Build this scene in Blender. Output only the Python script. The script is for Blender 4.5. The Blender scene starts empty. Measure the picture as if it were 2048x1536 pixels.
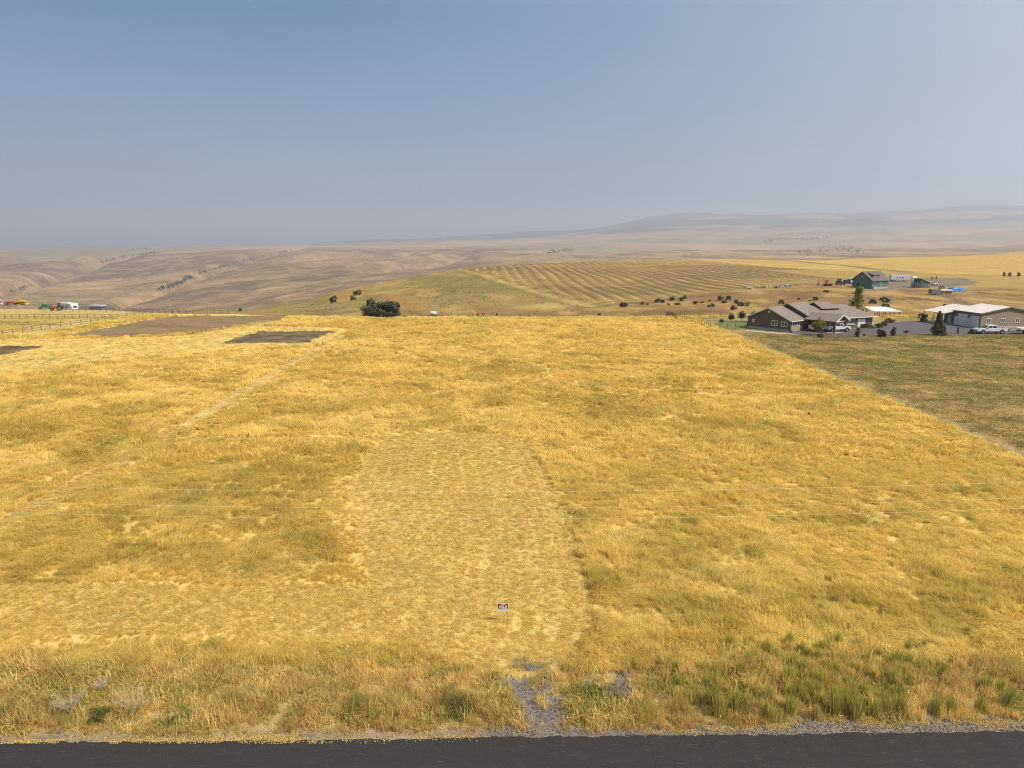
import bpy, bmesh, math, random
import numpy as np
from mathutils import Vector, Matrix

SC = bpy.context.scene
COL = SC.collection
R = math.radians
random.seed(7)
rng = np.random.default_rng(11)

# ------------------------------------------------------------------ camera
CH = 20.0                       # drone height above the field
FPX, CX, CY = 1420.0, 1024.0, 768.0
PITCH = math.atan(288.0 / FPX)
cp, sp = math.cos(PITCH), math.sin(PITCH)
cam_d = bpy.data.cameras.new('camera')
cam = bpy.data.objects.new('camera', cam_d)
COL.objects.link(cam)
cam.location = (0, 0, CH)
cam.rotation_euler = (math.pi / 2 - PITCH, 0, 0)
cam_d.sensor_width = 36.0
cam_d.lens = 36.0 * FPX / 2048.0
cam_d.clip_start = 0.5
cam_d.clip_end = 90000
SC.camera = cam

# ------------------------------------------------------------------ sky, sun, exposure
SUN_EL, SUN_AZ = R(50), R(116)            # azimuth clockwise from +Y (view direction): right and a little behind
world = bpy.data.worlds.new('World')
SC.world = world
world.use_nodes = True
nt = world.node_tree
nt.nodes.clear()
sky = nt.nodes.new('ShaderNodeTexSky')
sky.sky_type = 'NISHITA'
sky.sun_disc = False
sky.sun_elevation = SUN_EL
sky.sun_rotation = SUN_AZ
sky.altitude = 700
sky.air_density = 1.0
sky.dust_density = 6.0
sky.ozone_density = 1.5
sk_mul = nt.nodes.new('ShaderNodeMixRGB'); sk_mul.blend_type = 'MULTIPLY'; sk_mul.inputs[0].default_value = 1
sk_mul.inputs[2].default_value = (1.0, 1.0, 1.0, 1)
tc = nt.nodes.new('ShaderNodeTexCoord')
sep = nt.nodes.new('ShaderNodeSeparateXYZ')
ramp = nt.nodes.new('ShaderNodeValToRGB')
cr = ramp.color_ramp
cr.elements[0].position = 0.0; cr.elements[0].color = (2.3, 3.2, 4.5, 1)
cr.elements[1].position = 1.0; cr.elements[1].color = (0.7, 1.6, 3.3, 1)
for p, c in ((0.10, (2.0, 3.4, 5.2, 1)), (0.27, (0.85, 2.3, 4.1, 1)), (0.5, (0.8, 2.0, 3.9, 1))):
    e = cr.elements.new(p); e.color = c
smix = nt.nodes.new('ShaderNodeMixRGB'); smix.inputs[0].default_value = 0.80
bg = nt.nodes.new('ShaderNodeBackground'); bg.inputs[1].default_value = 0.10
wo = nt.nodes.new('ShaderNodeOutputWorld')
L = nt.links.new
L(tc.outputs['Generated'], sep.inputs[0]); L(sep.outputs[2], ramp.inputs[0])
L(sky.outputs[0], sk_mul.inputs[1]); L(sk_mul.outputs[0], smix.inputs[1]); L(ramp.outputs[0], smix.inputs[2])
sdot = nt.nodes.new('ShaderNodeVectorMath'); sdot.operation = 'DOT_PRODUCT'
sdot.inputs[1].default_value = (math.sin(SUN_AZ) * math.cos(SUN_EL), math.cos(SUN_AZ) * math.cos(SUN_EL), math.sin(SUN_EL))
glow = nt.nodes.new('ShaderNodeMapRange'); glow.interpolation_type = 'SMOOTHERSTEP'
glow.inputs[1].default_value = -0.35; glow.inputs[2].default_value = 1.0; glow.inputs[3].default_value = 0.0; glow.inputs[4].default_value = 6.5
gcol = nt.nodes.new('ShaderNodeMixRGB'); gcol.blend_type = 'ADD'; gcol.inputs[0].default_value = 1.0
gsc = nt.nodes.new('ShaderNodeVectorMath'); gsc.operation = 'SCALE'; gsc.inputs[0].default_value = (1.0, 0.90, 0.78)
# faint unevenness of the smoke
sn = nt.nodes.new('ShaderNodeTexNoise'); sn.inputs['Scale'].default_value = 2.2; sn.inputs['Detail'].default_value = 4
smp = nt.nodes.new('ShaderNodeMapping'); smp.inputs['Scale'].default_value = (1, 1, 4)
smr = nt.nodes.new('ShaderNodeMapRange'); smr.inputs[1].default_value = 0.3; smr.inputs[2].default_value = 0.7; smr.inputs[3].default_value = 0.955; smr.inputs[4].default_value = 1.045
ssc = nt.nodes.new('ShaderNodeVectorMath'); ssc.operation = 'SCALE'
L(tc.outputs['Generated'], sdot.inputs[0]); L(sdot.outputs['Value'], glow.inputs[0]); L(glow.outputs[0], gsc.inputs['Scale'])
L(smix.outputs[0], gcol.inputs[1]); L(gsc.outputs[0], gcol.inputs[2])
L(tc.outputs['Generated'], smp.inputs[0]); L(smp.outputs[0], sn.inputs['Vector']); L(sn.outputs[0], smr.inputs[0])
L(gcol.outputs[0], ssc.inputs[0]); L(smr.outputs[0], ssc.inputs['Scale'])
L(ssc.outputs[0], bg.inputs[0]); L(bg.outputs[0], wo.inputs[0])

sun_d = bpy.data.lights.new('sun', 'SUN')
sun_d.energy = 5.0
sun_d.angle = R(0.8)
sun_d.color = (1.0, 0.92, 0.80)
sun = bpy.data.objects.new('sun', sun_d)
COL.objects.link(sun)
sdir = Vector((math.sin(SUN_AZ) * math.cos(SUN_EL), math.cos(SUN_AZ) * math.cos(SUN_EL), math.sin(SUN_EL)))
sun.rotation_euler = sdir.to_track_quat('Z', 'Y').to_euler()
sun.location = (60, -30, 80)

vs = SC.view_settings
vs.view_transform = 'Standard'
vs.look = 'None'
vs.exposure = 0.07
vs.gamma = 1.0
vs.use_curve_mapping = False
SC.render.engine = 'CYCLES'
SC.cycles.use_denoising = True
SC.cycles.denoising_prefilter = 'NONE'
SC.cycles.filter_width = 1.1
SC.cycles.adaptive_threshold = 0.015
SC.cycles.max_bounces = 6
SC.cycles.diffuse_bounces = 2
SC.cycles.glossy_bounces = 2
SC.cycles.transmission_bounces = 4
SC.cycles.transparent_max_bounces = 6
SC.cycles.volume_bounces = 0

# ------------------------------------------------------------------ numpy noise
def _hash(ix, iy, seed):
    n = (ix.astype(np.int64) * 374761393 + iy.astype(np.int64) * 668265263 + seed * 974634777) & 0xffffffff
    n = ((n ^ (n >> 13)) * 1274126177) & 0xffffffff
    n = ((n ^ (n >> 15)) * 2246822519) & 0xffffffff
    return (n ^ (n >> 16)) / 4294967296.0

def vnoise(x, y, seed=0):
    x = np.asarray(x, float); y = np.asarray(y, float)
    ix = np.floor(x); iy = np.floor(y)
    fx = x - ix; fy = y - iy
    fx = fx * fx * fx * (fx * (fx * 6 - 15) + 10); fy = fy * fy * fy * (fy * (fy * 6 - 15) + 10)
    a = _hash(ix, iy, seed); b = _hash(ix + 1, iy, seed); c = _hash(ix, iy + 1, seed); d = _hash(ix + 1, iy + 1, seed)
    return (a * (1 - fx) + b * fx) * (1 - fy) + (c * (1 - fx) + d * fx) * fy

def fbm(x, y, seed=0, octv=4, gain=0.5):
    s = 0; amp = 1; tot = 0
    x = np.asarray(x, float); y = np.asarray(y, float)
    for i in range(octv):
        c, sn = math.cos(0.7 * i + 0.3), math.sin(0.7 * i + 0.3)
        k = 2.03 ** i
        s = s + amp * vnoise((x * c - y * sn) * k + 17.3 * i, (x * sn + y * c) * k - 9.1 * i, seed + i)
        tot += amp; amp *= gain
    return s / tot

def sst(a, b, x):
    t = np.clip((np.asarray(x, float) - a) / (b - a), 0, 1)
    return t * t * (3 - 2 * t)

# ------------------------------------------------------------------ terrain height field
def zv(v, Y):
    b = (CY - v) / FPX
    return CH + Y * (-sp + b * cp) / (cp + b * sp)

TAB = {   # column: (distance, 'z' height) or (distance, picture row) read off the photograph's ridge lines
 -900: [(217,'z',0),(300,'z',-14),(450,'z',-40),(700,'z',-66),(1000,609),(1300,592),(1700,566),(2200,545),(3000,522),(3800,509),(5500,501),(9000,497.5),(30000,497)],
 0:    [(217,'z',0),(300,'z',-14),(450,'z',-40),(700,'z',-66),(1000,609),(1300,592),(1700,566),(2200,545),(3000,522),(3800,509),(5500,501),(9000,497.5),(30000,497)],
 200:  [(212,'z',0),(300,'z',-14),(450,'z',-42),(700,'z',-68),(1000,615),(1300,596),(1700,570),(2200,548),(3000,522),(3800,508),(5500,500),(9000,496),(30000,495.5)],
 400:  [(200,'z',0),(300,'z',-15),(450,'z',-42),(650,625),(900,605),(1200,580),(1500,560),(2000,545),(2600,524),(3400,508),(4500,499),(6000,495),(9000,494),(30000,493)],
 480:  [(197,'z',0),(240,'z',-5),(300,625),(340,626),(420,'z',-35),(600,625),(800,608),(1100,580),(1500,553),(2000,535),(2600,518),(3400,503),(5000,496),(8000,493),(30000,491)],
 560:  [(193,'z',0),(230,'z',-6),(280,628),(340,612),(370,608),(470,'z',-35),(650,612),(900,588),(1300,560),(1900,530),(2600,510),(3400,500),(5000,495),(8000,491),(30000,489.5)],
 640:  [(190,'z',0),(225,'z',-6.5),(260,629),(330,608),(430,588),(540,'z',-30),(700,600),(1000,572),(1500,545),(2000,525),(2600,508),(3400,498),(5000,493),(8000,489),(30000,487)],
 760:  [(188,'z',0),(222,'z',-6),(250,629.5),(330,600),(480,563),(620,'z',-25),(900,570),(1300,548),(1700,535),(2200,518),(3000,505),(3600,497),(5000,492),(8000,487),(14000,479),(30000,480)],
 860:  [(188,'z',0),(222,'z',-5),(245,630),(330,596),(430,566),(520,545),(680,'z',-22),(1000,560),(1500,540),(2000,530),(2700,510),(3500,497),(5000,490),(8000,485),(14000,477),(30000,478)],
 920:  [(188,'z',0),(220,'z',-5),(240,630),(330,590),(430,556),(540,536),(700,'z',-18),(1200,545),(1800,528),(2500,512),(3500,498),(5000,489),(8000,482),(14000,472),(30000,475)],
 1024: [(188,'z',0),(220,'z',-5),(236,630),(300,600),(400,557),(570,527),(740,'z',-15),(1300,535),(1800,519),(2500,509),(3500,500),(5000,489),(7000,483),(10000,476),(14000,467),(30000,474)],
 1170: [(188,'z',0),(215,'z',-4),(232,629),(255,613),(330,580),(400,560),(480,541),(620,521),(790,'z',-12),(1500,525),(2000,515),(2600,506),(3500,497),(5000,484),(7000,477),(10000,467),(14000,460),(30000,470)],
 1330: [(188,'z',0),(215,'z',-3),(230,621),(255,607),(300,587),(350,570),(420,552),(520,533),(660,518),(830,'z',-10),(1600,520),(2200,509),(3000,500),(4000,490),(5500,479),(7500,468),(9500,450),(11500,434),(13000,434),(30000,465)],
 1500: [(188,'z',0),(215,'z',-1.5),(240,'z',-2),(275,586),(320,571),(420,546),(540,531),(700,517),(880,'z',-8),(1700,518),(2400,506),(3200,498),(4200,489),(5500,480),(7500,465),(9500,447),(11500,430),(13000,430),(30000,462)],
 1750: [(185,'z',0),(200,'z',-1.0),(220,'z',-1.8),(250,'z',-1),(283,'z',0),(385,554),(450,545),(620,530),(800,521),(900,515),(1100,'z',-15),(1800,514),(2400,504),(3200,494),(4200,486),(5500,478),(7500,460),(9500,440),(11500,424),(14000,424),(30000,460)],
 2048: [(185,'z',0),(200,'z',-1),(250,'z',-1),(290,'z',0),(385,555),(440,548),(620,532),(900,511),(1150,500),(1400,'z',-10),(2200,502),(2800,494),(4000,486),(5500,476),(7500,455),(9500,432),(11500,411),(14000,411),(30000,455)],
 2950: [(185,'z',0),(200,'z',-1),(250,'z',-1),(290,'z',0),(385,555),(440,548),(620,532),(900,511),(1150,500),(1400,'z',-10),(2200,502),(2800,494),(4000,486),(5500,476),(7500,458),(9500,436),(11500,418),(14000,418),(30000,455)],
}
_LY = np.linspace(math.log(120), math.log(40000), 900)
_U = np.array(sorted(TAB))
_Z = []
for u in _U:
    pts = [(120, 0.0), (160, 0.0)]
    for p in TAB[u]:
        pts.append((p[0], float(p[2])) if p[1] == 'z' else (p[0], zv(p[1], p[0])))
    pts = np.array(pts)
    z = np.interp(_LY, np.log(pts[:, 0]), pts[:, 1])
    k = np.exp(-0.5 * (np.arange(-14, 15) / 4.5) ** 2); k /= k.sum()
    zp = np.concatenate([np.full(14, z[0]), z, np.full(14, z[-1])])
    _Z.append(np.convolve(zp, k, 'valid'))
_Z = np.array(_Z)
_UF = np.linspace(-900, 2950, 771)
def _cr(U, Z, q):          # Catmull-Rom-like cubic hermite across the columns
    m = np.gradient(Z, U, axis=0)
    i = np.clip(np.searchsorted(U, q) - 1, 0, len(U) - 2)
    h = (U[i + 1] - U[i])[:, None]; t = ((q - U[i]) / (U[i + 1] - U[i]))[:, None]
    return (2*t**3-3*t**2+1)*Z[i] + (t**3-2*t**2+t)*h*m[i]*0.8 + (-2*t**3+3*t**2)*Z[i+1] + (t**3-t**2)*h*m[i+1]*0.8
_ZF = _cr(_U.astype(float), _Z, _UF)

GULLY = [  # ravines behind ridge crests: (column, distance) polyline, depth share, width
 ([(200,880),(240,1000),(300,1130),(400,1560),(500,2380),(600,3500),(640,4300)], 0.022, 0.075),
 ([(-300,1000),(0,1330),(60,1640),(150,2250),(270,3350),(330,4300)], 0.020, 0.075),
 ([(-200,2300),(0,2700),(120,3300),(200,4000)], 0.012, 0.06),
 ([(560,2000),(700,2500),(800,2700),(870,3200)], 0.010, 0.06),
 ([(700,1250),(850,1700),(930,2300),(960,3000)], 0.014, 0.08),
 ([(1100,3000),(1400,3500),(1650,3000),(1900,3400),(2300,3000)], 0.010, 0.08),
 ([(1150,5200),(1500,4600),(1700,5000),(2100,4800)], 0.008, 0.07),
]
def terrain(X, Y):
    X = np.asarray(X, float); Y = np.asarray(Y, float)
    Yc = np.maximum(Y, 121.0)
    u = np.clip(CX + FPX * X / Yc * 1.0, -899, 2949)
    ly = np.clip(np.log(Yc), _LY[0], _LY[-1] - 1e-6)
    fu = (u + 900) / 5.0; iu = np.clip(fu.astype(int), 0, len(_UF) - 2); fu = fu - iu
    fy = (ly - _LY[0]) / (_LY[1] - _LY[0]); iy = np.clip(fy.astype(int), 0, len(_LY) - 2); fy = fy - iy
    z = (_ZF[iu, iy]*(1-fu) + _ZF[iu+1, iy]*fu)*(1-fy) + (_ZF[iu, iy+1]*(1-fu) + _ZF[iu+1, iy+1]*fu)*fy
    for pl, dep, wd in GULLY:
        pl = np.array(pl, float)
        gy = np.interp(u, pl[:, 0], np.log(pl[:, 1]))
        fade = sst(pl[0, 0], pl[0, 0] + 60, u) * (1 - sst(pl[-1, 0] - 60, pl[-1, 0], u))
        wob = (vnoise(u / 55.0, ly * 3, 5) - 0.5) * 0.08
        z = z - fade * dep * np.exp(gy) * np.exp(-0.5 * ((ly - gy - 0.10 + wob) / wd) ** 2)
    far = sst(math.log(650), math.log(1400), ly)
    amp = 0.0042 * np.minimum(Yc, 9000) * far
    mt = sst(6000, 9000, Yc) * (X > 0)
    z = z + mt * 95 * (np.abs(2 * fbm(X / 1500, Y / 1900, 13, 4) - 1) - 0.2)
    n1 = fbm(X / 520, Y / 620, 3, 4)
    n2 = 1 - np.abs(2 * fbm(X / 300 + 4, Y / 420, 9, 4) - 1)
    z = z + amp * (n1 - 0.5) * 1.5 + 0.22 * amp * (n2 - 0.75)
    mid = sst(205, 260, Yc) * (1 - 0.6 * far)
    z = z + mid * 1.6 * (fbm(X / 45, Y / 60, 21, 3) - 0.5)
    und = sst(28, 34, Y) * (1 - sst(165, 205, Y)) * (1 - sst(44, 50, X))
    z = z + und * 0.30 * (fbm(X / 11, Y / 14, 31, 3) - 0.5)
    z = np.where(Y < 25.2, 0.0, z)
    return z

def tz(x, y):
    return float(terrain(np.array([x]), np.array([y]))[0])

def hit(u, v, y0=24.0, y1=30000.0):
    """ground point seen at a picture position"""
    a = (u - CX) / FPX; b = (CY - v) / FPX
    dy = cp + b * sp; dz = -sp + b * cp
    y = y1
    lo, hi = y0, y1
    for n in (420, 24):
        Y = np.exp(np.linspace(math.log(lo), math.log(hi), n))
        d = CH + dz / dy * Y - terrain(a / dy * Y, Y)
        i = int(np.argmax(d <= 0)) if (d <= 0).any() else n - 1
        lo, hi = Y[max(i - 1, 0)], Y[i]
    t = d[i-1] / (d[i-1] - d[i] + 1e-9) if i > 0 else 1.0
    y = lo + min(max(t, 0), 1) * (hi - lo)
    x = a / dy * y
    return x, y, tz(x, y)

def at(u, Y, v=620.0):
    b = (CY - v) / FPX
    x = (u - CX) / FPX / (cp + b * sp) * Y
    return x, Y, tz(x, Y)

def inpoly(X, Y, poly):
    X = np.asarray(X, float); Y = np.asarray(Y, float)
    ins = np.zeros(X.shape, bool)
    n = len(poly)
    for i in range(n):
        x1, y1 = poly[i][:2]; x2, y2 = poly[(i + 1) % n][:2]
        if y1 == y2: continue
        c = ((y1 > Y) != (y2 > Y)) & (X < (x2 - x1) * (Y - y1) / (y2 - y1) + x1)
        ins ^= c
    return ins

def seglist_dist(X, Y, pl):
    d = np.full(np.shape(X), 1e9)
    for (x1, y1), (x2, y2) in zip([p[:2] for p in pl[:-1]], [p[:2] for p in pl[1:]]):
        vx, vy = x2 - x1, y2 - y1
        t = np.clip(((X - x1) * vx + (Y - y1) * vy) / (vx * vx + vy * vy + 1e-9), 0, 1)
        d = np.minimum(d, np.hypot(X - x1 - t * vx, Y - y1 - t * vy))
    return d

# ------------------------------------------------------------------ land zones (world coordinates, metres)
def road_edge(X):
    return 25.62 + 0.0165 * X + 0.16 * (fbm(np.asarray(X) * 0.9, np.asarray(X) * 0 + 3.3, 77, 3) - 0.5)

MOWN = [(-8.2,39.0),(-9.6,43),(-11.2,48),(-12.9,53.5),(-13.4,60),(-13.6,66),(-13.0,70.5),(-9,72.3),(-4,73),(-0.5,72),(1.4,70),(2.3,66),(3.3,58.8),(4.4,46.8),(4.6,40),(4.3,34.5),(3.4,31.6),(2.2,30),(0,29.4),(-2.2,30.4),(-4.6,32),(-7.4,33.4),(-60,33.6),(-60,38.8)]
PLOT_A = [(-58.5,140),(-41,139.5),(-39.5,158),(-56.6,158.5)]
TILLED = [(-97,148.5),(-94,168),(-92,190),(-60,195),(-58,178.6),(-67,160),(-77,149)]
PLOT_B = [(-130,120.5),(-91,122.5),(-89,135),(-130,137)]
MOWN_L = [(-200,98),(-78,107),(-63,122),(-37,137),(-36,163),(-58,166),(-60,172),(-70,150),(-110,142),(-112,190),(-200,190)]
def warp(X, Y, a=0.5, s=3.0):
    return X + a * (fbm(X / s, Y / s, 51, 3) - 0.5) * 2, Y + a * (fbm(X / s, Y / s, 57, 3) - 0.5) * 2

STUB = None
def build_polys():
    global STUB, TRACK, GRAVELPAD, BANK, BERM, LANE, GOLDTRACK, SPURTRACK, BOTTRACK, DIRT
    h = lambda L_: [hit(u, v, 195)[:2] for u, v in L_]
    STUB = h([(922,541),(960,553),(1000,564),(1050,578),(1100,592),(1150,607),(1185,613),(1250,604),(1400,589),(1480,580),(1560,573),(1640,567),(1700,563),(1760,556),(1850,549),(1700,533),(1600,524),(1500,519)]) + [at(1480,800)[:2], at(1000,760)[:2], at(930,560)[:2]]
    GOLDTRACK = h([(1505,518.5),(1600,523),(1700,532),(1780,541),(1860,548.5),(1960,551.5),(2048,552),(2200,553)])
    SPURTRACK = h([(922,540),(1000,563),(1100,591),(1180,613)])
    BOTTRACK = h([(1180,613),(1250,603),(1400,587),(1560,572),(1700,562)])
    GRAVELPAD = h([(1700,577),(1730,566),(1790,560),(1860,556),(1925,556),(1955,563),(1945,570),(1890,574),(1830,577),(1770,582),(1720,584)])
    BERM = h([(1930,584),(1960,585.5),(2000,588),(2048,590),(2120,593)])
    BANK = h([(1785,594),(1805,593),(1825,594.5),(1845,599),(1868,605)])
    LANE = h([(1868,588),(1890,592),(1915,600),(1940,610)])
    DIRT = h([(780,590),(800,600),(830,614),(858,624)])
build_polys()

def cmix(c, m, col):
    m = m[:, None]
    return c * (1 - m) + np.array(col)[None, :] * m

GOLD = (0.60, 0.40, 0.115)
def zones(X, Y):
    Z = {}
    wx, wy = warp(X, Y, 0.35, 2.0)
    Z['mown'] = (inpoly(wx, wy, MOWN)).astype(float)
    trk = 1 - sst(1.1, 1.4, np.abs(wx + 36.2))
    Z['track'] = trk * sst(44, 50, Y + 6) * (1 - sst(148, 156, Y))
    path = (1 - sst(0.6, 0.9, np.abs(wy - (70.4 + 0.03 * (X + 13))))) * (wx > -36) * (wx < -13)
    Z['path'] = path
    wpx, wpy = warp(X, Y, 0.9, 1.8)
    Z['plot'] = np.maximum(inpoly(wpx, wpy, PLOT_A), inpoly(wpx, wpy, PLOT_B)).astype(float)
    w2x, w2y = warp(X, Y, 1.2, 5.0)
    Z['tilled'] = inpoly(w2x, w2y, TILLED).astype(float)
    w3x, w3y = warp(X, Y, 1.6, 7.0)
    Z['mown_l'] = np.maximum(inpoly(w3x, w3y, MOWN_L), inpoly(wx, wy, [(-61,137),(-37,136),(-36,162),(-60,162)])).astype(float)
    edge = 47.6 + 0.5 * (fbm(X * 0 + 1, Y / 6, 61, 2) - 0.5)
    Z['bare'] = sst(edge - 0.25, edge + 0.1, X) * (1 - sst(edge + 0.6, edge + 1.8 + 2.2 * fbm(X / 3, Y / 8, 63, 3), X)) * (Y < 168)
    Z['pasture'] = sst(edge, edge + 0.4, X) * (Y < 190)
    return Z

def patches(X, Y):
    """greener and browner patches of the standing dry grass"""
    big = fbm(X / 15 + 3, Y / 12, 71, 3)
    ring = fbm(X / 4.2, Y / 3.0, 73, 4)
    g = 0.8 * sst(0.555, 0.66, ring * 0.78 + big * 0.24)
    rings = [(-37.5, 68, 5.5), (-20.5, 57, 5.0), (-21, 52.5, 5.0), (-9.8, 77.5, 2.6), (-52, 72, 5), (-14.5, 43, 3.2), (10, 43, 2.5), (-16.5, 63, 5), (13, 80, 5), (24, 73, 6), (2, 90, 6)]
    for cx, cy, r in rings:
        d = np.hypot(X - cx, (Y - cy) * 1.15) + (ring - 0.5) * r * 0.9
        g = np.maximum(g, 0.75 * np.exp(-((d - r * 0.75) / (r * 0.35)) ** 2) + 0.2 * (d < r * 0.7))
    return np.clip(g, 0, 1)

def greenweeds(X, Y):
    m = np.zeros(np.shape(X))
    for x0, x1, y_, w in ((-84, -76.5, 118.5, 1.6), (-76, -69.5, 120.5, 0.8), (-80, -72, 108, 0.7), (-72, -61, 110, 1.0), (-66, -58, 127, 0.5)):
        m = np.maximum(m, sst(x0 - 1, x0 + 1, X) * (1 - sst(x1 - 1, x1 + 1, X)) * np.exp(-((Y - y_ - 0.12 * (X - x0)) / w) ** 2))
    return m * sst(0.38, 0.52, fbm(X / 1.6, Y / 1.4, 211, 3))

def ground_color(X, Y, z):
    c = np.zeros((len(X), 3))
    lo = Y < 186; hi = Y > 235; mid_ = ~lo & ~hi
    c[lo] = color_near(X[lo], Y[lo])
    c[hi] = color_far(X[hi], Y[hi], np.zeros((int(hi.sum()), 3)))
    c[mid_] = color_far(X[mid_], Y[mid_], color_near(X[mid_], Y[mid_]))
    return np.clip(c, 0.01, 0.95)

def color_near(X, Y):
    n = len(X)
    u = CX + FPX * X / np.maximum(Y, 30)
    c = np.tile(np.array([0.60, 0.44, 0.14]), (n, 1))
    f1 = fbm(X / 9, Y / 9, 81, 4); f2 = fbm(X / 1.7, Y / 1.7, 83, 3)
    c *= (0.80 + 0.4 * f1)[:, None]
    Zn = zones(X, Y)
    c = cmix(c, patches(X, Y) * 0.5, (0.42, 0.31, 0.085))
    gw = greenweeds(X, Y)
    c = cmix(c, gw * 0.8, (0.17, 0.17, 0.045))
    c = cmix(c, Zn['mown'], (0.52, 0.37, 0.12))
    c = cmix(c, Zn['mown_l'] * 0.6, (0.60, 0.43, 0.15))
    c = cmix(c, np.maximum(Zn['track'], Zn['path']) * 0.85, (0.53, 0.385, 0.145))
    c = cmix(c, Zn['track'] * (1 - sst(0.25, 0.5, np.abs(np.abs(X + 36.2) - 0.85))) * 0.6, (0.42, 0.29, 0.14))
    soil = np.clip(0.35 + 1.3 * (fbm(X / 3, Y / 1.2, 85, 3) - 0.2), 0.4, 1.2)
    t = c.copy(); t[:] = np.array([0.185, 0.125, 0.075])[None] * soil[:, None]
    t = cmix(t, sst(0.60, 0.68, fbm(X / 2.2, Y / 1.6, 86, 3)) * 0.7, (0.15, 0.14, 0.05))
    pm = Zn['plot'][:, None]; c = c * (1 - pm) + t * pm
    t[:] = np.array([0.235, 0.150, 0.080])[None] * (0.75 + 0.5 * fbm(X / 14, Y / 3, 87, 3))[:, None]
    t = cmix(t, sst(0.58, 0.68, fbm(X / 7, Y / 3.0, 88, 3)) * 0.7, (0.16, 0.15, 0.05))
    pm = Zn['tilled'][:, None]; c = c * (1 - pm) + t * pm
    # paddocks left of the field
    lf = sst(-100, -104, X) * sst(150, 160, Y) * (Y < 230)
    c = cmix(c, lf * 0.8, (0.40, 0.29, 0.105))
    c = cmix(c, lf * inpoly(w_(X, 1), Y, [(-140, 171), (-108, 169), (-117, 178), (-140, 181)]) * 0.9, (0.19, 0.13, 0.07))
    # right pasture and the bare strip beside the field
    pas = Zn['pasture']
    pg = fbm(X / 5, Y / 4, 91, 4)
    pc = c.copy(); pc[:] = np.array([0.27, 0.215, 0.072])
    pc = cmix(pc, sst(0.50, 0.62, pg), (0.42, 0.305, 0.115))
    pc = cmix(pc, sst(0.52, 0.62, fbm(X / 7 + 9, Y / 2.4, 93, 3)) * 0.7, (0.42, 0.30, 0.14))
    pc *= 0.76
    pc = cmix(pc, sst(0.56, 0.64, fbm(X / 6 + 2, Y / 6, 95, 3)) * 0.55, (0.17, 0.155, 0.048))
    c = c * (1 - pas[:, None]) + pc * pas[:, None]
    c = cmix(c, Zn['bare'] * 0.8, (0.285, 0.21, 0.115))
    # verge: soil, gravel
    vg = 1 - sst(29.5, 32.0, Y + 2.0 * (fbm(X / 4, Y / 3, 97, 3) - 0.5))
    c = cmix(c, vg * (1 - Zn['mown']) * 0.9, (0.36, 0.255, 0.11))
    ent = np.exp(-((X - 1.6 + 0.3 * (Y - 27)) / 1.5) ** 2) * (1 - sst(30.3, 32, Y))
    ent2 = np.exp(-((X - 5.2) / 1.6) ** 2) * sst(27.5, 28.5, Y) * (1 - sst(30, 31.4, Y))
    shoulder = (1 - sst(0.45, 0.95, Y - road_edge(X) - 0.5 * sst(6, 12, X))) * np.where(X > -1, 1.0, 0.25)
    gm = np.clip(np.maximum(np.maximum(ent, ent2) * 1.25 * sst(0.42, 0.52, fbm(X / 0.8, Y / 0.8, 99, 3)), shoulder), 0, 1)
    c = cmix(c, (1 - sst(0.2, 1.0, Y - road_edge(X))) * 0.8, (0.25, 0.185, 0.115))
    c = cmix(c, gm, (0.19, 0.16, 0.135))
    c *= (0.88 + 0.24 * f2)[:, None]
    return c

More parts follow.
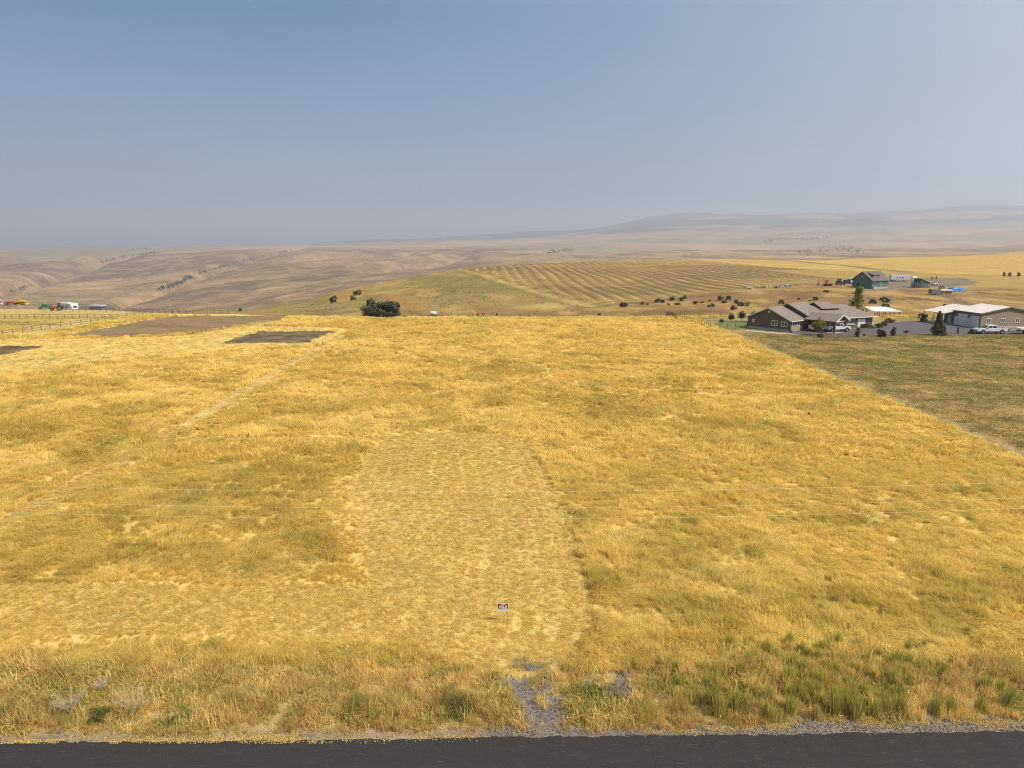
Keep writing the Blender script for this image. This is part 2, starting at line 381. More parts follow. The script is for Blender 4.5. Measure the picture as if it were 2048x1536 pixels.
def color_far(X, Y, c):
    n = len(X)
    u = CX + FPX * X / np.maximum(Y, 30)
    # ------- beyond the field
    bey = sst(186, 200, Y) * ((X > -62) | (Y > 212))
    w = fbm(X / 40, Y / 40, 101, 4); w2 = fbm(X / 9, Y / 14, 103, 4)
    b = c.copy(); b[:] = np.array([0.365, 0.235, 0.092])
    b = cmix(b, sst(0.45, 0.6, w), (0.27, 0.17, 0.075))
    b = cmix(b, sst(0.54, 0.62, fbm(X / 3.2, Y / 7, 106, 3)) * 0.5, (0.20, 0.13, 0.06))
    b = cmix(b, sst(0.50, 0.62, w2) * 0.6, (0.46, 0.32, 0.115))
    b = cmix(b, sst(0.55, 0.68, fbm(X / 15 + 7, Y / 12, 105, 3)) * 0.7, (0.19, 0.115, 0.062))
    # green spur hill
    spur = (1 - sst(-2, 6, X - np.interp(Y, [235, 300, 430, 540], [30, 16, -14, -38]))) * sst(250, 300, Y) * (Y < 760)
    sc_ = np.tile(np.array([0.30, 0.225, 0.085]), (n, 1))
    sc_ = cmix(sc_, sst(0.48, 0.62, fbm(X / 22, Y / 30, 107, 4)) * 0.8, (0.235, 0.19, 0.068))
    sc_ = cmix(sc_, sst(0.56, 0.66, fbm(X / 13, Y / 34 + 3, 109, 3)) * 0.75, (0.40, 0.28, 0.105))
    sc_ = cmix(sc_, np.exp(-(seglist_dist(X, Y, DIRT) / 5.0) ** 2) * 0.7 + np.exp(-(np.hypot(X + 88, (Y - 388) / 2.6) / 10) ** 2) * 0.8 * (X < 0), (0.40, 0.20, 0.075))
    b = b * (1 - spur[:, None]) + sc_ * spur[:, None]
    b = cmix(b, np.exp(-(np.hypot(X - 12, (Y - 262) / 1.1) / 14) ** 2) * 0.8, (0.50, 0.36, 0.13))
    # stubble field with swaths
    sx, sy = warp(X, Y, 2.5, 25)
    st = inpoly(sx, sy, STUB).astype(float)
    d = X + 0.05 * Y + 3.4 * (fbm(X / 38, Y / 60, 111, 3) - 0.5)
    ph = d / 6.4; fr = np.abs((ph % 1) - 0.5) * 2
    ln = sst(0.64, 0.95, fr) * np.clip(0.15 + 1.1 * vnoise(np.floor(ph), Y / 40, 113), 0, 1) * (0.45 + 0.9 * fbm(X / 9, Y / 30, 114, 3))
    ln2 = sst(0.70, 0.98, np.abs(((ph * 1.0 + 0.27) % 1) - 0.5) * 2) * 0.45
    s_ = np.tile(np.array([0.190, 0.125, 0.060]), (n, 1))
    s_ = cmix(s_, sst(0.42, 0.62, fbm(X / 60, Y / 40, 115, 3)) * 0.45, (0.34, 0.24, 0.09))
    s_ = cmix(s_, np.clip(np.maximum(ln, ln2), 0, 1), (0.53, 0.385, 0.14))
    s_ = cmix(s_, sst(0.58, 0.70, fbm(X / 22, Y / 16, 117, 3)) * 0.5, (0.18, 0.155, 0.05))
    s_ = cmix(s_, sst(480, 640, Y) * 0.35 * sst(20, 90, X), (0.52, 0.38, 0.13))
    hd = np.exp(-(seglist_dist(X, Y, SPURTRACK) / 9) ** 2) * 0.7 + np.exp(-(seglist_dist(X, Y, BOTTRACK) / 9) ** 2) * 0.5
    s_ = cmix(s_, np.clip(hd, 0, 1) * sst(0.3, 0.6, fbm(X / 8, Y / 8, 119, 3)), (0.50, 0.37, 0.135))
    b = b * (1 - st[:, None]) + s_ * st[:, None]
    b = cmix(b, np.exp(-((seglist_dist(X, Y, BOTTRACK) - 3) / 3.0) ** 2) * 0.6, (0.19, 0.165, 0.055))
    b = cmix(b, np.exp(-((seglist_dist(X, Y, SPURTRACK)) / 2.2) ** 2) * 0.6, (0.46, 0.34, 0.14))
    b = cmix(b, np.exp(-((seglist_dist(X, Y, SPURTRACK) - 5) / 2.0) ** 2) * 0.5, (0.17, 0.155, 0.05))
    # gold field on the far right
    gf = sst(-4, 4, Y - np.interp(X, [120, 160, 200, 260, 330, 420], [800, 640, 480, 430, 425, 425])) * (X > 115) * (Y < 1500)
    g_ = np.tile(np.array([0.50, 0.345, 0.115]), (n, 1)) * (0.85 + 0.3 * fbm(X / 70, Y / 8, 121, 3))[:, None]
    b = b * (1 - gf[:, None]) + g_ * gf[:, None]
    b = cmix(b, np.exp(-(seglist_dist(X, Y, GOLDTRACK) / (3.5 + Y * 0.006)) ** 2) * 0.9, (0.17, 0.15, 0.055))
    pad = inpoly(*warp(X, Y, 2.0, 9), GRAVELPAD).astype(float)
    b = cmix(b, pad * 0.9, (0.22, 0.185, 0.145))
    rp = sst(100, 125, X) * sst(290, 310, Y) * (1 - pad) * (1 - gf) * (Y < 470) * (X > 165)
    b = cmix(b, rp * 0.8, (0.40, 0.285, 0.10))
    ns = sst(0.35, 0.6, fbm(X / 4, Y / 6, 125, 3))
    b = cmix(b, np.exp(-(seglist_dist(X, Y, BANK) / 5.0) ** 2) * 0.9 * ns, (0.12, 0.075, 0.05))
    b = cmix(b, np.exp(-(seglist_dist(X, Y, BERM) / 3.0) ** 2) * 0.9 * ns, (0.13, 0.075, 0.045))
    b = cmix(b, np.exp(-(seglist_dist(X, Y, LANE) / 3.0) ** 2) * 0.85, (0.17, 0.125, 0.09))
    b = b * np.array([[0.84, 0.81, 0.74]])
    c = c * (1 - bey[:, None]) + b * bey[:, None]
    # ------- far hills
    far = sst(560, 800, Y + 0.0 * X) * np.where((X < 60) | (Y > 1150), 1, sst(900, 1200, Y))
    h1 = fbm(X / 240, Y / 420, 131, 5); h2 = fbm(X / 700 + 5, Y / 900, 133, 4); h3 = fbm(X / 60, Y / 120, 135, 3)
    fcol = np.tile(np.array([0.335, 0.225, 0.125]), (n, 1))
    fcol = cmix(fcol, sst(0.44, 0.60, h2), (0.225, 0.145, 0.10))
    fcol = cmix(fcol, sst(0.50, 0.62, h1) * 0.75, (0.42, 0.30, 0.145))
    fcol = cmix(fcol, sst(0.52, 0.66, fbm(X / 380 + 11, Y / 500, 137, 4)) * 0.55, (0.20, 0.165, 0.085))
    fcol = cmix(fcol, sst(0.56, 0.66, fbm(X / 35, Y / 90, 136, 3)) * 0.5 * (1 - sst(3000, 4200, Y)), (0.16, 0.115, 0.075))
    fcol = cmix(fcol, sst(0.60, 0.68, fbm(X / 150, Y / 90, 138, 3)) * 0.35, (0.47, 0.34, 0.17))
    fcol *= (0.80 + 0.4 * h3)[:, None]
    vein = np.abs(2 * fbm(X / 420 + 2, Y / 700, 145, 4) - 1)
    fcol = cmix(fcol, (1 - sst(0.02, 0.07, vein)) * 0.55 * (1 - sst(2800, 4200, Y)), (0.13, 0.10, 0.065))
    fcol = cmix(fcol, sst(0.57, 0.64, fbm(X / 22, Y / 55, 147, 3)) * 0.35 * (1 - sst(2500, 4200, Y)), (0.46, 0.33, 0.16))
    fcol = cmix(fcol, sst(0.60, 0.66, fbm(X / 16 + 5, Y / 40, 149, 3)) * 0.45 * (1 - sst(2500, 4200, Y)), (0.15, 0.11, 0.07))
    fcol = fcol * np.array([[0.86, 0.83, 0.84]])
    for pl, dep, wd in GULLY:
        pl = np.array(pl, float)
        gy = np.interp(u, pl[:, 0], np.log(pl[:, 1]))
        fade = ((u > pl[0, 0]) & (u < pl[-1, 0])).astype(float)
        m = fade * np.exp(-0.5 * ((np.log(np.maximum(Y, 30)) - gy - 0.06) / 0.03) ** 2) * sst(0.45, 0.6, fbm(X / 120, Y / 120, 139, 3))
        fcol = cmix(fcol, m * 0.6, (0.12, 0.12, 0.07))
    pl_ = sst(3300, 4200, Y)
    fcol = cmix(fcol, pl_ * 0.55, (0.40, 0.27, 0.165))
    strip = fbm(X / 800, Y / 420, 141, 4)
    fcol = cmix(fcol, pl_ * sst(0.50, 0.55, strip) * 0.75, (0.26, 0.175, 0.11))
    fcol = cmix(fcol, pl_ * sst(0.58, 0.61, strip) * 0.75, (0.21, 0.21, 0.11))
    frst = sst(7600, 9000, Y) * sst(0.46, 0.54, fbm(X / 700, Y / 450, 143, 4) + 0.24 * sst(10200, 11300, Y))
    fcol = cmix(fcol, frst * 0.9, (0.06, 0.085, 0.06))
    return c * (1 - far[:, None]) + fcol * far[:, None]

def w_(X, a):
    return X + a * (vnoise(X / 3, X * 0 + 1.5, 5) - 0.5)

# ------------------------------------------------------------------ material helpers
def new_mat(name):
    m = bpy.data.materials.new(name); m.use_nodes = True
    t = m.node_tree; t.nodes.clear()
    o = t.nodes.new('ShaderNodeOutputMaterial')
    p = t.nodes.new('ShaderNodeBsdfPrincipled')
    t.links.new(p.outputs[0], o.inputs[0])
    return m, t, p

_mats = {}
def mat(name, col, rough=0.7, var=0.15, scale=3.0, metal=0.0, bump=0.0, spec=0.3):
    if name in _mats: return _mats[name]
    m, t, p = new_mat(name)
    p.inputs['Roughness'].default_value = rough
    p.inputs['Metallic'].default_value = metal
    p.inputs['Specular IOR Level'].default_value = spec
    tcn = t.nodes.new('ShaderNodeTexCoord')
    n = t.nodes.new('ShaderNodeTexNoise'); n.inputs['Scale'].default_value = scale; n.inputs['Detail'].default_value = 5
    t.links.new(tcn.outputs['Object'], n.inputs['Vector'])
    r = t.nodes.new('ShaderNodeValToRGB')
    a, b = 1 - var, 1 + var
    r.color_ramp.elements[0].position = 0.3; r.color_ramp.elements[1].position = 0.7
    r.color_ramp.elements[0].color = (*[min(1, c * a) for c in col], 1)
    r.color_ramp.elements[1].color = (*[min(1, c * b) for c in col], 1)
    t.links.new(n.outputs[0], r.inputs[0]); t.links.new(r.outputs[0], p.inputs['Base Color'])
    if bump:
        bn = t.nodes.new('ShaderNodeBump'); bn.inputs['Strength'].default_value = bump; bn.inputs['Distance'].default_value = 0.02
        t.links.new(n.outputs[0], bn.inputs['Height']); t.links.new(bn.outputs[0], p.inputs['Normal'])
    _mats[name] = m
    return m

def leaf_mat(name, c1, c2, trans=0.25):
    """foliage: each leaf island picks its own tone"""
    if name in _mats: return _mats[name]
    m = bpy.data.materials.new(name); m.use_nodes = True
    t = m.node_tree; t.nodes.clear()
    o = t.nodes.new('ShaderNodeOutputMaterial')
    g = t.nodes.new('ShaderNodeNewGeometry')
    r = t.nodes.new('ShaderNodeValToRGB')
    r.color_ramp.elements[0].color = (*c1, 1); r.color_ramp.elements[1].color = (*c2, 1)
    d = t.nodes.new('ShaderNodeBsdfDiffuse'); tr = t.nodes.new('ShaderNodeBsdfTranslucent')
    mx = t.nodes.new('ShaderNodeMixShader'); mx.inputs[0].default_value = trans
    t.links.new(g.outputs['Random Per Island'], r.inputs[0])
    t.links.new(r.outputs[0], d.inputs[0]); t.links.new(r.outputs[0], tr.inputs[0])
    t.links.new(d.outputs[0], mx.inputs[1]); t.links.new(tr.outputs[0], mx.inputs[2]); t.links.new(mx.outputs[0], o.inputs[0])
    _mats[name] = m
    return m

# ------------------------------------------------------------------ mesh / object helpers
def tag(o, label=None, cat=None, group=None, kind=None):
    if label: o['label'] = label
    if cat: o['category'] = cat
    if group: o['group'] = group
    if kind: o['kind'] = kind
    return o

def empty(name, loc=(0, 0, 0), rz=0, label=None, cat=None, group=None):
    o = bpy.data.objects.new(name, None); COL.objects.link(o)
    o.location = loc; o.rotation_euler = (0, 0, rz); o.empty_display_size = 0.5
    return tag(o, label, cat, group)

def link(name, me, m=None, parent=None):
    o = bpy.data.objects.new(name, me); COL.objects.link(o)
    if m is not None and not me.materials: me.materials.append(m)
    if parent is not None: o.parent = parent
    return o

class MB:
    def __init__(s): s.v = []; s.f = []
    def poly(s, pts):
        i = len(s.v); s.v += [tuple(p) for p in pts]; s.f.append(tuple(range(i, i + len(pts)))); return s
    def box(s, x0, x1, y0, y1, z0, z1):
        i = len(s.v)
        s.v += [(x0,y0,z0),(x1,y0,z0),(x1,y1,z0),(x0,y1,z0),(x0,y0,z1),(x1,y0,z1),(x1,y1,z1),(x0,y1,z1)]
        s.f += [tuple(i + k for k in q) for q in ((0,3,2,1),(4,5,6,7),(0,1,5,4),(1,2,6,5),(2,3,7,6),(3,0,4,7))]
        return s
    def prism(s, prof, y0, y1, axis='y'):
        """profile in (x,z) extruded along y (or (y,z) along x)"""
        i = len(s.v); n = len(prof)
        for q in (y0, y1):
            for a, b in prof:
                s.v.append((a, q, b) if axis == 'y' else (q, a, b))
        s.f.append(tuple(range(i, i + n))); s.f.append(tuple(range(i + 2*n - 1, i + n - 1, -1)))
        for k in range(n):
            k2 = (k + 1) % n
            s.f.append((i + k2, i + k, i + n + k, i + n + k2))
        return s
    def tube(s, pts, rad, seg=6):
        rad = rad if hasattr(rad, '__len__') else [rad] * len(pts)
        P = [Vector(p) for p in pts]; base = len(s.v)
        for k, p in enumerate(P):
            d = (P[min(k+1, len(P)-1)] - P[max(k-1, 0)]).normalized()
            a = d.cross(Vector((0, 0, 1)))
            if a.length < 1e-3: a = d.cross(Vector((1, 0, 0)))
            a.normalize(); b = d.cross(a)
            for j in range(seg):
                t = 2 * math.pi * j / seg
                s.v.append(tuple(p + (a * math.cos(t) + b * math.sin(t)) * rad[k]))
        for k in range(len(P) - 1):
            for j in range(seg):
                j2 = (j + 1) % seg
                s.f.append((base + k*seg + j, base + k*seg + j2, base + (k+1)*seg + j2, base + (k+1)*seg + j))
        s.f.append(tuple(base + j for j in range(seg - 1, -1, -1)))
        s.f.append(tuple(base + (len(P)-1)*seg + j for j in range(seg)))
        return s
    def cyl(s, c, r, h, axis='y', seg=14):
        a = Vector({'x': (1,0,0), 'y': (0,1,0), 'z': (0,0,1)}[axis]); c = Vector(c)
        return s.tube([c - a * h / 2, c + a * h / 2], r, seg)
    def slab(s, quad, th):
        """quad of 4 points thickened downwards along its normal"""
        q = [Vector(p) for p in quad]
        n = (q[1] - q[0]).cross(q[3] - q[0]).normalized()
        if n.z < 0: n = -n; q = q[::-1]
        lo = [p - n * th for p in q]
        i = len(s.v); s.v += [tuple(p) for p in q + lo]
        s.f += [tuple(i + k for k in w) for w in ((0,1,2,3),(7,6,5,4),(0,4,5,1),(1,5,6,2),(2,6,7,3),(3,7,4,0))]
        return s
    def mesh(s, name, m=None, smooth=False):
        me = bpy.data.meshes.new(name); me.from_pydata(s.v, [], s.f); me.update()
        bm = bmesh.new(); bm.from_mesh(me); bmesh.ops.recalc_face_normals(bm, faces=bm.faces); bm.to_mesh(me); bm.free()
        if smooth:
            me.polygons.foreach_set('use_smooth', [True] * len(me.polygons))
        if m: me.materials.append(m)
        return me
    def build(s, name, m=None, parent=None, smooth=False):
        return link(name, s.mesh(name, m, smooth), None, parent)

def np_mesh(name, verts, quads=None, tris=None):
    me = bpy.data.meshes.new(name)
    me.vertices.add(len(verts)); me.vertices.foreach_set('co', np.asarray(verts, np.float32).ravel())
    parts = []
    if quads is not None and len(quads): parts.append((np.asarray(quads, np.int32), 4))
    if tris is not None and len(tris): parts.append((np.asarray(tris, np.int32), 3))
    nl = sum(a.size for a, k in parts); npoly = sum(len(a) for a, k in parts)
    if npoly:
        me.loops.add(nl); me.polygons.add(npoly)
        me.loops.foreach_set('vertex_index', np.concatenate([a.ravel() for a, k in parts]))
        tot = np.concatenate([np.full(len(a), k, np.int32) for a, k in parts])
        st = np.concatenate([[0], np.cumsum(tot)[:-1]]).astype(np.int32)
        me.polygons.foreach_set('loop_start', st)
    me.update(calc_edges=True)
    return me

# ================================================================== GROUND
def ground_material():
    m, t, p = new_mat('ground_material')
    p.inputs['Roughness'].default_value = 0.95; p.inputs['Specular IOR Level'].default_value = 0.05
    at_ = t.nodes.new('ShaderNodeAttribute'); at_.attribute_name = 'Col'
    tcn = t.nodes.new('ShaderNodeTexCoord')
    mul = None; last = at_.outputs['Color']; hs = []
    for sc_, lo, hi in ((9.0, 0.72, 1.25), (1.3, 0.80, 1.18), (0.11, 0.86, 1.13)):
        n = t.nodes.new('ShaderNodeTexNoise'); n.inputs['Scale'].default_value = sc_; n.inputs['Detail'].default_value = 3; n.inputs['Roughness'].default_value = 0.65
        t.links.new(tcn.outputs['Object'], n.inputs['Vector'])
        mr = t.nodes.new('ShaderNodeMapRange'); mr.inputs[1].default_value = 0.3; mr.inputs[2].default_value = 0.7; mr.inputs[3].default_value = lo; mr.inputs[4].default_value = hi
        t.links.new(n.outputs[0], mr.inputs[0])
        mx = t.nodes.new('ShaderNodeVectorMath'); mx.operation = 'SCALE'
        t.links.new(last, mx.inputs[0]); t.links.new(mr.outputs[0], mx.inputs['Scale']); last = mx.outputs[0]
        hs.append(n.outputs[0])
    t.links.new(last, p.inputs['Base Color'])
    nrm = None
    for h_, d in ((hs[0], 0.10), (hs[2], 1.0)):
        bn = t.nodes.new('ShaderNodeBump'); bn.inputs['Strength'].default_value = 0.7; bn.inputs['Distance'].default_value = d
        t.links.new(h_, bn.inputs['Height'])
        if nrm is not None: t.links.new(nrm, bn.inputs['Normal'])
        nrm = bn.outputs[0]
    t.links.new(nrm, p.inputs['Normal'])
    return m

def build_ground():
    fine = np.linspace(-R(44), R(44), 560)
    rest = np.linspace(R(44), 2 * math.pi - R(44), 74)[1:-1]
    th = np.concatenate([fine, rest]); nth = len(th)
    r1 = np.exp(np.arange(math.log(14), math.log(720), 0.009))
    r2 = np.exp(np.arange(math.log(727), math.log(26000), 0.0135))
    rr = np.concatenate([r1, r2]); nr = len(rr)
    RR, TH = np.meshgrid(rr, th, indexing='ij')
    X = (RR * np.sin(TH)).ravel(); Y = (RR * np.cos(TH)).ravel()
    z = terrain(X, Y)
    back = np.where(Y < 60, 1.0, 0.0)
    verts = np.stack([X, Y, z], 1)
    col = ground_color(X, Y, z)
    verts = np.vstack([verts, [[0, 0, 0]]]); col = np.vstack([col, [[0.3, 0.22, 0.1]]])
    i, j = np.meshgrid(np.arange(nr - 1), np.arange(nth), indexing='ij')
    j2 = (j + 1) % nth
    quads = np.stack([i * nth + j, (i + 1) * nth + j, (i + 1) * nth + j2, i * nth + j2], -1).reshape(-1, 4)[:, ::-1]
    c0 = nr * nth
    jj = np.arange(nth); tris = np.stack([np.full(nth, c0), (jj + 1) % nth, jj], 1)
    me = np_mesh('ground', verts, quads, tris)
    a = me.color_attributes.new('Col', 'FLOAT_COLOR', 'POINT')
    a.data.foreach_set('color', np.hstack([col, np.ones((len(col), 1))]).astype(np.float32).ravel())
    me.polygons.foreach_set('use_smooth', np.ones(len(me.polygons), bool))
    me.materials.append(ground_material())
    o = link('ground', me)
    tag(o, 'rolling dry grass ground running from the field to hazy far hills', None, None, 'structure')
build_ground()

# ------------------------------------------------------------------ road
def build_road():
    m, t, p = new_mat('asphalt')
    p.inputs['Roughness'].default_value = 0.85; p.inputs['Specular IOR Level'].default_value = 0.25
    tcn = t.nodes.new('ShaderNodeTexCoord')
    n1 = t.nodes.new('ShaderNodeTexNoise'); n1.inputs['Scale'].default_value = 38; n1.inputs['Detail'].default_value = 4
    mp = t.nodes.new('ShaderNodeMapping'); mp.inputs['Scale'].default_value = (0.35, 2.2, 1)
    n2 = t.nodes.new('ShaderNodeTexNoise'); n2.inputs['Scale'].default_value = 1.6; n2.inputs['Detail'].default_value = 6
    mp3 = t.nodes.new('ShaderNodeMapping'); mp3.inputs['Scale'].default_value = (0.8, 9, 1)
    n3 = t.nodes.new('ShaderNodeTexNoise'); n3.inputs['Scale'].default_value = 2.0; n3.inputs['Detail'].default_value = 5
    r1 = t.nodes.new('ShaderNodeValToRGB'); r1.color_ramp.elements[0].color = (0.015, 0.0138, 0.013, 1); r1.color_ramp.elements[1].color = (0.048, 0.044, 0.041, 1)
    r1.color_ramp.elements[0].position = 0.3; r1.color_ramp.elements[1].position = 0.72
    r2 = t.nodes.new('ShaderNodeValToRGB'); r2.color_ramp.elements[0].color = (0.75, 0.75, 0.76, 1); r2.color_ramp.elements[1].color = (1.22, 1.2, 1.2, 1)
    r3 = t.nodes.new('ShaderNodeValToRGB'); r3.color_ramp.elements[0].position = 0.62; r3.color_ramp.elements[1].position = 0.76
    r3.color_ramp.elements[0].color = (0, 0, 0, 1); r3.color_ramp.elements[1].color = (0.5, 0.5, 0.5, 1)
    mu = t.nodes.new('ShaderNodeMixRGB'); mu.blend_type = 'MULTIPLY'; mu.inputs[0].default_value = 1
    mx = t.nodes.new('ShaderNodeMixRGB'); mx.inputs[2].default_value = (0.17, 0.135, 0.11, 1)
    l = t.links.new
    l(tcn.outputs['Object'], n1.inputs[0]); l(tcn.outputs['Object'], mp.inputs[0]); l(mp.outputs[0], n2.inputs[0]); l(tcn.outputs['Object'], mp3.inputs[0]); l(mp3.outputs[0], n3.inputs[0])
    l(n1.outputs[0], r1.inputs[0]); l(n2.outputs[0], r2.inputs[0]); l(n3.outputs[0], r3.inputs[0])
    l(r1.outputs[0], mu.inputs[1]); l(r2.outputs[0], mu.inputs[2]); l(mu.outputs[0], mx.inputs[1]); l(r3.outputs[0], mx.inputs[0]); l(mx.outputs[0], p.inputs['Base Color'])
    bn = t.nodes.new('ShaderNodeBump'); bn.inputs['Strength'].default_value = 0.5; bn.inputs['Distance'].default_value = 0.01
    l(n1.outputs[0], bn.inputs['Height']); l(bn.outputs[0], p.inputs['Normal'])
    xs = np.concatenate([np.arange(-400, -40, 8), np.arange(-40, 40, 0.12), np.arange(40, 400, 8)])
    e = road_edge(xs) + 0.10 * (vnoise(xs * 3.1, xs * 0 + 2, 41) - 0.5) + 0.05 * (vnoise(xs * 9, xs * 0 + 5, 43) - 0.5)
    rows = [np.stack([xs, e + 0.14, np.full_like(xs, -0.03)], 1), np.stack([xs, e, np.full_like(xs, 0.035)], 1), np.stack([xs, e - 3.6, np.full_like(xs, 0.085)], 1), np.stack([xs, e - 7.2, np.full_like(xs, 0.035)], 1), np.stack([xs, e - 7.4, np.full_like(xs, -0.03)], 1)]
    V = np.vstack(rows); n = len(xs); Q = []
    for k in range(4):
        i = np.arange(n - 1)
        Q.append(np.stack([k*n + i, (k+1)*n + i, (k+1)*n + i + 1, k*n + i + 1], 1))
    me = np_mesh('road', V, np.vstack(Q)); me.materials.append(m)
    o = link('road', me); tag(o, 'dark grey asphalt road along the bottom edge', None, None, 'structure')
build_road()

# ================================================================== GRASS (uncountable: one object for each kind)
def tuft_mesh(name, seed, nb, h, width, spread, lean, curl, m, flat=0.0):
    """a clump of nb tapering, bent blades; lean = how far the tips are pushed towards local +x"""
    r = np.random.default_rng(seed); V = []; F = []
    for b in range(nb):
        bx, by = r.normal(0, spread, 2)
        az = r.uniform(0, 2 * math.pi); out = abs(r.normal(0, curl))
        L_ = h * r.uniform(0.6, 1.15)
        dx = math.cos(az) * out + lean * r.uniform(0.6, 1.3); dy = math.sin(az) * out + 0.25 * lean * r.normal()
        side = r.uniform(0, math.pi); sx, sy = math.cos(side) * width / 2, math.sin(side) * width / 2
        up1 = 0.55; up2 = max(0.08, 1.0 - 0.45 * math.hypot(dx, dy)) * (1 - flat)
        p0 = (bx, by, -0.03)
        p1 = (bx + 0.32 * L_ * dx, by + 0.32 * L_ * dy, L_ * up1 * max(0.18, (1 - flat)))
        p2 = (bx + L_ * dx, by + L_ * dy, max(0.03, L_ * up2))
        i = len(V)
        V += [(p0[0]-sx, p0[1]-sy, p0[2]), (p0[0]+sx, p0[1]+sy, p0[2]), (p1[0]+sx*.9, p1[1]+sy*.9, p1[2]), (p1[0]-sx*.9, p1[1]-sy*.9, p1[2]), (p2[0], p2[1], p2[2])]
        F += [(i, i+1, i+2, i+3), (i+3, i+2, i+4)]
    me = bpy.data.meshes.new(name); me.from_pydata(V, [], F); me.materials.append(m); me.update()
    return me

def grass_mat():
    m = bpy.data.materials.new('grass_blades'); m.use_nodes = True
    t = m.node_tree; t.nodes.clear(); l = t.links.new
    o = t.nodes.new('ShaderNodeOutputMaterial')
    a = t.nodes.new('ShaderNodeAttribute'); a.attribute_type = 'INSTANCER'; a.attribute_name = 'tint'
    g = t.nodes.new('ShaderNodeNewGeometry')
    mr = t.nodes.new('ShaderNodeMapRange'); mr.inputs[3].default_value = 0.62; mr.inputs[4].default_value = 1.34
    l(g.outputs['Random Per Island'], mr.inputs[0])
    mu = t.nodes.new('ShaderNodeVectorMath'); mu.operation = 'SCALE'
    l(a.outputs['Color'], mu.inputs[0]); l(mr.outputs[0], mu.inputs['Scale'])
    d = t.nodes.new('ShaderNodeBsdfDiffuse'); tr = t.nodes.new('ShaderNodeBsdfTranslucent')
    l(mu.outputs[0], d.inputs[0]); l(mu.outputs[0], tr.inputs[0])
    mx = t.nodes.new('ShaderNodeMixShader'); mx.inputs[0].default_value = 0.48
    l(d.outputs[0], mx.inputs[1]); l(tr.outputs[0], mx.inputs[2]); l(mx.outputs[0], o.inputs[0])
    return m
GM = grass_mat()

def scatter(name, label, protos, pts, rot, scl, idx, tint):
    """many small instances on points, one geometry-nodes object (stuff)"""
    col = bpy.data.collections.new(name + '_shapes')
    for k, me in enumerate(protos):
        ob = bpy.data.objects.new('%s_shape_%02d' % (name, k), me); col.objects.link(ob)
    me = np_mesh(name, pts)
    n = len(pts)
    A = me.attributes.new('rot', 'FLOAT_VECTOR', 'POINT'); A.data.foreach_set('vector', np.asarray(rot, np.float32).ravel())
    A = me.attributes.new('scl', 'FLOAT_VECTOR', 'POINT'); A.data.foreach_set('vector', np.asarray(scl, np.float32).ravel())
    A = me.attributes.new('idx', 'INT', 'POINT'); A.data.foreach_set('value', np.asarray(idx, np.int32))
    A = me.attributes.new('tint', 'FLOAT_COLOR', 'POINT'); A.data.foreach_set('color', np.hstack([tint, np.ones((n, 1))]).astype(np.float32).ravel())
    o = link(name, me)
    ng = bpy.data.node_groups.new(name + '_nodes', 'GeometryNodeTree')
    ng.interface.new_socket('Geometry', in_out='INPUT', socket_type='NodeSocketGeometry')
    ng.interface.new_socket('Geometry', in_out='OUTPUT', socket_type='NodeSocketGeometry')
    gi = ng.nodes.new('NodeGroupInput'); go = ng.nodes.new('NodeGroupOutput')
    ci = ng.nodes.new('GeometryNodeCollectionInfo'); ci.inputs['Collection'].default_value = col
    ci.inputs['Separate Children'].default_value = True; ci.inputs['Reset Children'].default_value = True
    ip = ng.nodes.new('GeometryNodeInstanceOnPoints'); ip.inputs['Pick Instance'].default_value = True
    def na(nm, ty):
        q = ng.nodes.new('GeometryNodeInputNamedAttribute'); q.data_type = ty; q.inputs['Name'].default_value = nm
        return next(s for s in q.outputs if s.enabled and s.name == 'Attribute')
    l = ng.links.new
    l(gi.outputs[0], ip.inputs['Points']); l(ci.outputs[0], ip.inputs['Instance'])
    l(na('idx', 'INT'), ip.inputs['Instance Index'])
    l(na('rot', 'FLOAT_VECTOR'), ip.inputs['Rotation']); l(na('scl', 'FLOAT_VECTOR'), ip.inputs['Scale'])
    l(ip.outputs[0], go.inputs[0])
    md = o.modifiers.new('scatter', 'NODES'); md.node_group = ng
    tag(o, label, None, None, 'stuff')
    return o

def sample(y0, y1, dens, slope=0.80, pad=5.0):
    n = int(dens * ((slope * (y1**2 - y0**2)) + 2 * pad * (y1 - y0)))
    Y = rng.uniform(0, 1, n)
    A_, B_ = slope, 2 * pad
    # width(Y) = 2*slope*Y + 2*pad : rejection by oversampling
    Y = y0 + (y1 - y0) * Y
    n2 = int(n * 2.2)
    Y = rng.uniform(y0, y1, n2); keep = rng.uniform(0, 1, n2) < (slope * Y + pad) / (slope * y1 + pad)
    Y = Y[keep]
    n3 = int(dens * (slope * (y1**2 - y0**2) + 2 * pad * (y1 - y0)))
    if len(Y) > n3: Y = Y[:n3]
    X = rng.uniform(-1, 1, len(Y)) * (slope * Y + pad)
    return X, Y

def mow_d(X, Y):
    return seglist_dist(X, Y, MOWN[2:17]) + 0.25 * (fbm(X / 3, Y / 5, 181, 2) - 0.5)

